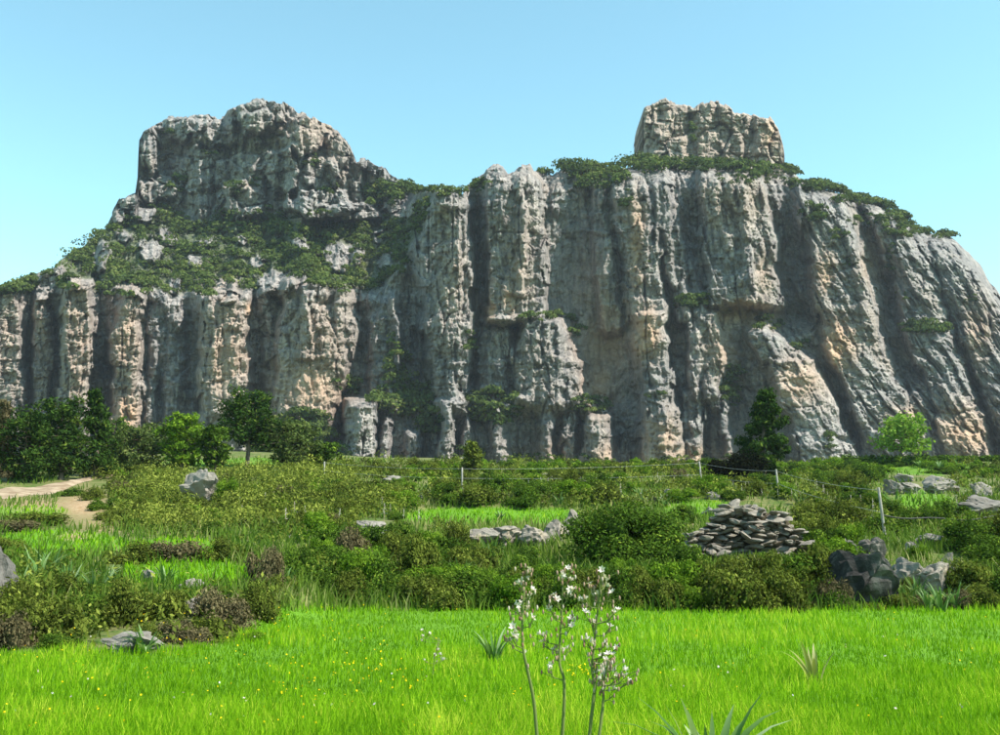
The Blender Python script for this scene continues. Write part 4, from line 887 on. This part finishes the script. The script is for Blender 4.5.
stone_heap('dry_stone_wall', 'collapsing dry stone wall of flat pale slabs beside the largest bush', 'stone wall', [(680, 536, 560), (705, 530, 563), (722, 508, 562), (735, 503, 562), (760, 508, 562), (782, 512, 560), (796, 530, 550)], 290, 61, 8, 0.36)
for k, (u0, u1, v0, v1, dk, lb) in enumerate([(898, 934, 555, 590, False, 'craggy pale outcrop beside the large dark boulder'), (922, 958, 560, 593, False, 'low broken outcrop next to the craggy pale one'), (942, 972, 568, 590, True, 'dark end block of the broken outcrop'),
        (906, 926, 541, 556, False, 'small craggy block on top of the pale outcrop'), (944, 958, 551, 564, False, 'small pale block wedged behind the dark end block')]):
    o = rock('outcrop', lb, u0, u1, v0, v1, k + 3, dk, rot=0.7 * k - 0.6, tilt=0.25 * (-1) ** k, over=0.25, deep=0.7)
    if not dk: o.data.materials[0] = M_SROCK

# ------------------------------------------------------------------ dirt track
def build_track():
    cl = [(-90, 505, 8), (-30, 497, 8), (10, 493, 8), (40, 491, 8), (62, 487, 7), (80, 481, 5), (96, 477, 3), (120, 476, 2)]
    us = np.linspace(-90, 120, 90); V = []; Fq = []; nl = 12
    for i, u in enumerate(us):
        vc = np.interp(u, [c[0] for c in cl], [c[1] for c in cl]); hw = np.interp(u, [c[0] for c in cl], [c[2] for c in cl]) * (1 + 0.2 * math.sin(u / 7)) * 0.6
        x0, y0, _ = ground_at(u, vc + hw); x1, y1, _ = ground_at(u, vc - hw)
        for j in range(nl):
            t = j / (nl - 1); y = y0 + (y1 - y0) * t; x = x0 + (x1 - x0) * t
            V.append((x, y, float(ground_z(x, y)) + 0.10 * math.sin(math.pi * t) + 0.01))
    n0 = len(us); I = np.arange(n0 * nl).reshape(n0, nl)
    me = mesh_np('dirt_track', np.array(V), np.stack([I[:-1, :-1], I[1:, :-1], I[1:, 1:], I[:-1, 1:]], -1).reshape(-1, 4), None, True)
    m, n, out = new_mat('sandy_track'); t = tex(n, 1.5, 7); principled(n, out, mixc(n, ramp(n, t, 0.35, 0.65), (0.20, 0.14, 0.085), (0.33, 0.255, 0.17)), 0.95, bump(n, t, 0.5, 0.08))
    tag(link('dirt_track', me, m), kind='structure')
build_track()

# ------------------------------------------------------------------ wire fence along the crest
def mat_plain(name, a, b, sc=8, rough=0.8, metal=0):
    m, n, out = new_mat(name); t = tex(n, sc, 5); p = principled(n, out, mixc(n, ramp(n, t, 0.3, 0.7), a, b), rough, None, 0.3); p.inputs['Metallic'].default_value = metal; return m
M_POST = mat_plain('weathered_post', (0.19, 0.18, 0.15), (0.31, 0.29, 0.25)); M_WIRE = mat_plain('galvanised_wire', (0.26, 0.26, 0.25), (0.4, 0.4, 0.39), 3, 0.5)
M_BWIRE = mat_plain('dark_wire', (0.02, 0.02, 0.018), (0.04, 0.04, 0.035), 3, 0.6); M_PIPE = mat_plain('pale_pipe', (0.45, 0.52, 0.50), (0.62, 0.66, 0.62), 3, 0.5)
def build_fence():
    posts = [(324, 462, 480, 0.0), (462, 468, 489, 0.0), (702, 462, 488, -0.06), (779, 470, 498, -0.05), (885, 489, 537, -0.06)]
    x0, y0, z0 = ground_at(462, 489); e = empty('wire_fence', (x0, y0, z0)); tag(e, 'thin wire fence on pale leaning posts crossing the slope', 'fence')
    tops = []
    for u, vt, vb, ln in posts:
        x, y, z = ground_at(u, vb); H = (vb - vt) * y / 1000; g = Geo(); b = np.array([x - x0, y - y0, z - z0])
        t = b + np.array([ln * H * 1.2, 0, H]); r_ = 0.035 + 0.0003 * y; tube(g, [b - [0, 0, 0.3], b, (b + t) / 2, t, t + [0, 0, 0.02]], [r_, r_, r_, r_ * 0.9, r_ * 0.2], 8)
        link('post', g.mesh('post'), M_POST, e); tops.append((b, t))
    for i in range(4):
        for q, sag in ((0.95, 0.12), (0.5, 0.1)):
            A = tops[i][0] + (tops[i][1] - tops[i][0]) * q; B = tops[i + 1][0] + (tops[i + 1][1] - tops[i + 1][0]) * q; g = Geo()
            tube(g, [A + (B - A) * t - np.array([0, 0, sag * 4 * t * (1 - t)]) + np.array([0, 0, max(0, 0)]) for t in np.linspace(0, 1, 13)], 0.0065, 5); link('wire', g.mesh('wire'), M_WIRE, e)
    A = tops[4][0] + (tops[4][1] - tops[4][0]) * 0.45; D1 = ground_at(1030, 530); B = np.array([D1[0] - x0, D1[1] - y0, EYE + float(ray(1030, 512)[1]) * D1[1] - z0]); g = Geo()
    tube(g, [A + (B - A) * t - np.array([0, 0, 0.18 * 4 * t * (1 - t) + 0.04 * math.sin(14 * t)]) for t in np.linspace(0, 1, 17)], 0.02, 6); link('wire', g.mesh('wire'), M_BWIRE, e)
    # pale pipe on the ground line below the cliff
    g = Geo(); P = []
    for u in np.linspace(500, 645, 16):
        d = 92.0; P.append(pt(u, 473.5 - 0.02 * (u - 500) + 0.5 * math.sin(u / 9), d))
    P = np.array(P); o = P[0].copy(); tube(g, P - o, 0.06, 6)
    tag(link('pipe', g.mesh('pipe'), M_PIPE, None, o), 'thin pale pipe running along the slope below the cliff foot', 'pipe')
build_fence()

# ------------------------------------------------------------------ strap-leaved tufts (asphodel leaves)
def strap(g, base, a, L, wd, curl, tone, r):
    f = np.array([math.cos(a), math.sin(a), 0]); s_ = np.array([-math.sin(a), math.cos(a), 0]); V = []; n = 6
    for i in range(n):
        t = i / (n - 1); th = R(84) - curl * t * t * 1.6
        p = np.array(base) + f * L * (t * math.cos(R(84) - curl * t * 0.8)) + np.array([0, 0, L * t * math.sin(max(0.1, R(84) - curl * t * 0.8))])
        w_ = wd * (1 - t ** 2.2) + 0.0006; up = np.array([0, 0, 0.35 * w_])
        V += [p - s_ * w_ + up, p, p + s_ * w_ + up]
    V = np.array(V); I = np.arange(n * 3).reshape(n, 3)
    g.add(V, np.stack([I[:-1, :-1], I[:-1, 1:], I[1:, 1:], I[1:, :-1]], -1).reshape(-1, 4), np.repeat(np.clip(tone + np.linspace(-0.1, 0.15, n), 0, 1), 3))
def tuft(u, vb, hpx, label, seed, n=18, mat='strap', split=True, spread=0.9, group=None, wide=1.0, D=None):
    r = np.random.default_rng(seed)
    x, y, z = ground_at(u, vb) if D is None else (float(ray(u, vb)[0] * D), D, float(ground_z(ray(u, vb)[0] * D, D)))
    L = hpx * y / 1000 * 1.15
    gs = []
    for k in range(n):
        g = Geo(); a = r.uniform(0, 6.283); strap(g, (0.04 * math.cos(a) * L * 3, 0.04 * math.sin(a) * L * 3, -0.02), a, L * r.uniform(0.65, 1.1), (0.010 + 0.0007 * y) * wide * r.uniform(0.7, 1.2), spread * r.uniform(0.2, 1.25), r.uniform(0.15, 0.95), r); gs.append(g)
    if split:
        e = empty('leaf_tuft', (x, y, z)); tag(e, label, 'plant', group)
        for g in gs: link('leaf', g.mesh('leaf'), LEAF[mat], e)
    else:
        G = Geo()
        for g in gs: G.add(g.V[0], g.F[0], g.T[0])
        tag(link('leaf_tuft', G.mesh('leaf_tuft'), LEAF[mat], None, (x, y, z)), label, 'plant', group)
tuft(712, 775, 92, 'tuft of broad blue-green strap leaves in front of the flowering asphodels', 1, 24, D=6.0, spread=0.8, wide=2.4)
tuft(815, 684, 40, 'half-withered tuft of stiff leaves alone in the open meadow', 2, 13, 'strapdry', spread=0.7, wide=1.3)
tuft(494, 662, 36, 'dark green leaf tuft in the meadow behind the flowering asphodels', 3, 22, spread=0.8)
tuft(145, 654, 26, 'drooping leaf tuft growing against the long beige slab', 4, 20, spread=1.3, wide=1.2)
for k, (u, v, h) in enumerate([(38, 582, 38), (70, 590, 26), (95, 598, 30), (165, 586, 24), (20, 590, 24), (50, 575, 28), (110, 585, 20), (285, 586, 22), (272, 580, 20)]):
    tuft(u, v, h, 'green strap-leaved tuft on the bank among pale stones', 20 + k, 18, group='leaf tufts of the stony bank', split=False, wide=1.3)
for k, (u, v, h) in enumerate([(908, 604, 28), (918, 600, 24), (942, 612, 28), (955, 610, 26), (930, 612, 20), (895, 512, 22), (880, 508, 18), (640, 500, 14), (665, 508, 14), (560, 505, 12), (425, 574, 20), (460, 580, 22), (490, 560, 24), (600, 500, 12), (800, 505, 14), (850, 505, 14), (940, 470, 10), (960, 470, 10), (920, 468, 9), (500, 520, 10)]):
    tuft(u, v, h, 'green strap-leaved tuft among bushes and rocks of the slope', 50 + k, 16, group='leaf tufts of the slope', split=False, wide=1.3)

# ------------------------------------------------------------------ asphodels
def petal_mesh(seed):
    r = np.random.default_rng(seed); g = Geo(); op = r.uniform(0.5, 1.05)
    for k in range(6):
        a = k * math.pi / 3 + r.uniform(-0.15, 0.15); f = np.array([math.cos(a), math.sin(a), 0]); s_ = np.array([-math.sin(a), math.cos(a), 0]); V = []
        for i, (t, w_) in enumerate(((0.05, 0.1), (0.4, 0.19), (0.75, 0.17), (1, 0.03))):
            p = f * t * math.sin(op * (0.6 + 0.5 * t)) + np.array([0, 0, t * math.cos(op * (0.6 + 0.5 * t))])
            V += [p - s_ * w_, p + np.array([0, 0, -0.03]), p + s_ * w_]
        I = np.arange(12).reshape(4, 3)
        g.add(np.array(V), np.stack([I[:-1, :-1], I[:-1, 1:], I[1:, 1:], I[1:, :-1]], -1).reshape(-1, 4), np.tile([0.75, 0.12, 0.75], 4) * 1.0)
    return g.mesh('flower')
PET = [petal_mesh(k) for k in range(6)]
for m in PET: m.materials.append(LEAF['white'])
def asphodel(label, stem, fl, D, seed, group=None, thick=0.0062, fs=0.0148):
    r = np.random.default_rng(seed)
    P = pt(np.array([p[0] for p in stem], float), np.array([p[1] for p in stem], float), np.full(len(stem), D))
    x0, y0 = P[0][0], D; z0 = float(ground_z(x0, y0)); o = np.array([x0, y0, z0])
    P = np.concatenate([[[x0 + 0.01, y0, z0 - 0.03]], [[x0, y0, z0 + (P[0][2] - z0) * 0.5]], P]) - o
    t = np.linspace(0, 1, len(P)); tt = np.linspace(0, 1, 40)
    Q = np.stack([np.interp(tt, t, P[:, i]) for i in range(3)], -1); Q[1:-1] = (Q[:-2] + 2 * Q[1:-1] + Q[2:]) / 4; Q[:, 1] += 0.015 * np.sin(tt * 7 + seed)
    e = empty('asphodel', tuple(o)); tag(e, label, 'flower', group)
    g = Geo(); tube(g, Q, np.linspace(thick, thick * 0.35, 40), 8, 0.45); bud = Geo()
    for u, v in fl:
        p = pt(u, v, D)[...] - o; p = np.array(p).reshape(3) + np.array([0, r.uniform(-0.04, 0.04), -0.004])
        d = np.abs(Q[:, 2] - (p[2] - 0.03)) + 0.3 * np.abs(Q[:, 0] - p[0]); j = int(np.argmin(d)); a = Q[j]
        mid = a * 0.4 + p * 0.6 + np.array([0, 0, -0.012]); tube(g, [a, mid, p], [0.0018, 0.0015, 0.0012], 5, 0.5)
        for q in range(r.integers(1, 3)):
            f = link('flower', PET[int(r.integers(6))], None, e, tuple(p + r.normal(size=3) * np.array([0.006, 0.006, 0.008]) * (q > 0)))
            f.rotation_euler = (r.normal() * 0.5 + 0.35, r.normal() * 0.5, r.uniform(0, 6.28)); f.scale = (fs * r.uniform(0.75, 1.2),) * 3
        for q in range(3):
            b = p + r.normal(size=3) * np.array([0.014, 0.014, 0.014]); ball(bud, b, (0.0032, 0.0032, 0.0075), r.uniform(0, 1), 6, 5, 0.05, r); tube(g, [b, b * 0.5 + mid * 0.5, mid], [0.0009, 0.0009, 0.001], 4, 0.5)
    for q in range(26):
        j = int(r.integers(22, 40)); b = Q[j] + np.array([r.normal() * 0.012, r.normal() * 0.012, 0.012]); ball(bud, b, (0.003, 0.003, 0.007), r.uniform(0, 1), 6, 5, 0.05, r)
    link('stem', g.mesh('stem', True), LEAF['stem'], e); link('buds', bud.mesh('buds', True), LEAF['bud'], e)['kind'] = 'stuff'
    return e
asphodel('flowering asphodel with slender stem kinked near a side shoot', [(539, 760), (534, 700), (527, 668), (523, 650), (522, 628), (523, 605), (525, 585), (526, 570)],
    [(529, 569), (526, 576), (522, 582), (531, 589), (530, 596), (520, 604), (517, 603), (528, 609), (534, 617), (512, 634), (511, 641), (525, 652), (513, 625)], 3.0, 1)
asphodel('flowering asphodel with thick pale stem, standing beside the branched pair', [(561, 760), (564, 700), (564, 678), (559, 664), (560, 640), (562, 615), (563, 590), (564, 572)],
    [(567, 567), (571, 571), (563, 575), (570, 580), (571, 588), (570, 592), (554, 594), (556, 598), (549, 607), (551, 610), (571, 617), (571, 624), (541, 633), (553, 650), (548, 668), (568, 648), (543, 640)], 3.1, 2)
asphodel('tallest branched asphodel with the most white flowers', [(586, 760), (593, 700), (595, 684), (592, 672), (594, 650), (597, 622), (599, 600), (601, 570)],
    [(601, 569), (603, 576), (607, 580), (606, 585), (591, 584), (592, 592), (599, 594), (611, 591), (581, 598), (585, 598), (584, 611), (593, 622), (614, 612), (616, 610), (610, 627), (605, 640), (606, 646), (617, 647), (613, 654), (586, 637), (589, 640), (597, 664), (598, 671), (596, 678), (602, 655)], 3.0, 3)
asphodel('short asphodel stem leaning out beside the tallest branched one', [(596, 760), (603, 710), (604, 698), (603, 685), (606, 672), (608, 660)],
    [(606, 662), (604, 670), (600, 676), (618, 675), (626, 674), (628, 680), (604, 682), (613, 690), (616, 668), (624, 668), (609, 664)], 2.95, 4)
asphodel('small flowering asphodel alone in the grass of the meadow', [(433, 672), (434, 660), (437, 648), (439, 640)],
    [(422, 630), (423, 636), (430, 634), (439, 650), (441, 655), (437, 662), (425, 660), (443, 660), (421, 640), (434, 655)], 10.6, 5, thick=0.006, fs=0.028)
def far_asphodels():
    r = np.random.default_rng(88); meshes = []
    for k in range(3):
        g = Geo(); tube(g, [(0, 0, -0.05), (0.01, 0, 0.5), (0.0, 0.01, 1.0)], [0.012, 0.009, 0.005], 5, 0.0); m = 40; t = r.uniform(0.45, 1.05, m)
        leaves(g, np.stack([r.normal(size=m) * 0.09 * (1.15 - t), r.normal(size=m) * 0.09 * (1.15 - t), t], -1), r.normal(size=(m, 3)), 0.028, r.uniform(0.1, 0.9, m), 0.6, 1.0, r)
        me = g.mesh('asphodel_stalk'); me.materials.append(LEAF['white']); meshes.append(me)
    spots = [(r.uniform(775, 830), r.uniform(490, 504)) for _ in range(16)] + [(r.uniform(690, 780), r.uniform(488, 500)) for _ in range(8)] + [(r.uniform(840, 880), r.uniform(500, 520)) for _ in range(9)] + [(r.uniform(910, 980), r.uniform(490, 515)) for _ in range(8)] + [(r.uniform(220, 420), r.uniform(505, 530)) for _ in range(14)] + [(r.uniform(520, 690), r.uniform(478, 505)) for _ in range(14)]
    for k, (u, v) in enumerate(spots):
        x, y, z = ground_at(u, v); o = link('asphodel', meshes[k % 3], None, None, (x, y, z), r.uniform(0, 6), r.uniform(0.35, 0.65)); tag(o, 'distant whitish asphodel stalk among the bushes of the slope', 'flower', 'asphodel stalks on the slope')
far_asphodels()

# ------------------------------------------------------------------ the air between the meadow and the cliff
def build_haze():
    x, y0, y1, z0, z1 = 3300, -3300, 3300, -3.0, 172
    V = [(sx_ * x, y, z) for z in (z0, z1) for sx_, y in ((-1, y0), (1, y0), (1, y1), (-1, y1))]
    me = bpy.data.meshes.new('haze'); me.from_pydata(V, [], [(3, 2, 1, 0), (4, 5, 6, 7), (0, 1, 5, 4), (1, 2, 6, 5), (2, 3, 7, 6), (3, 0, 4, 7)])
    m, n, out = new_mat('haze'); p = N(n, 'VolumePrincipled'); p.inputs['Color'].default_value = (0.80, 0.88, 1.0, 1); p.inputs['Density'].default_value = 0.00012; p.inputs['Anisotropy'].default_value = 0.2
    n.links.new(p.outputs[0], out.inputs['Volume'])
    tag(link('haze', me, m), 'thin pale blue haze filling the air before the cliff', 'haze', kind='stuff')
build_haze()
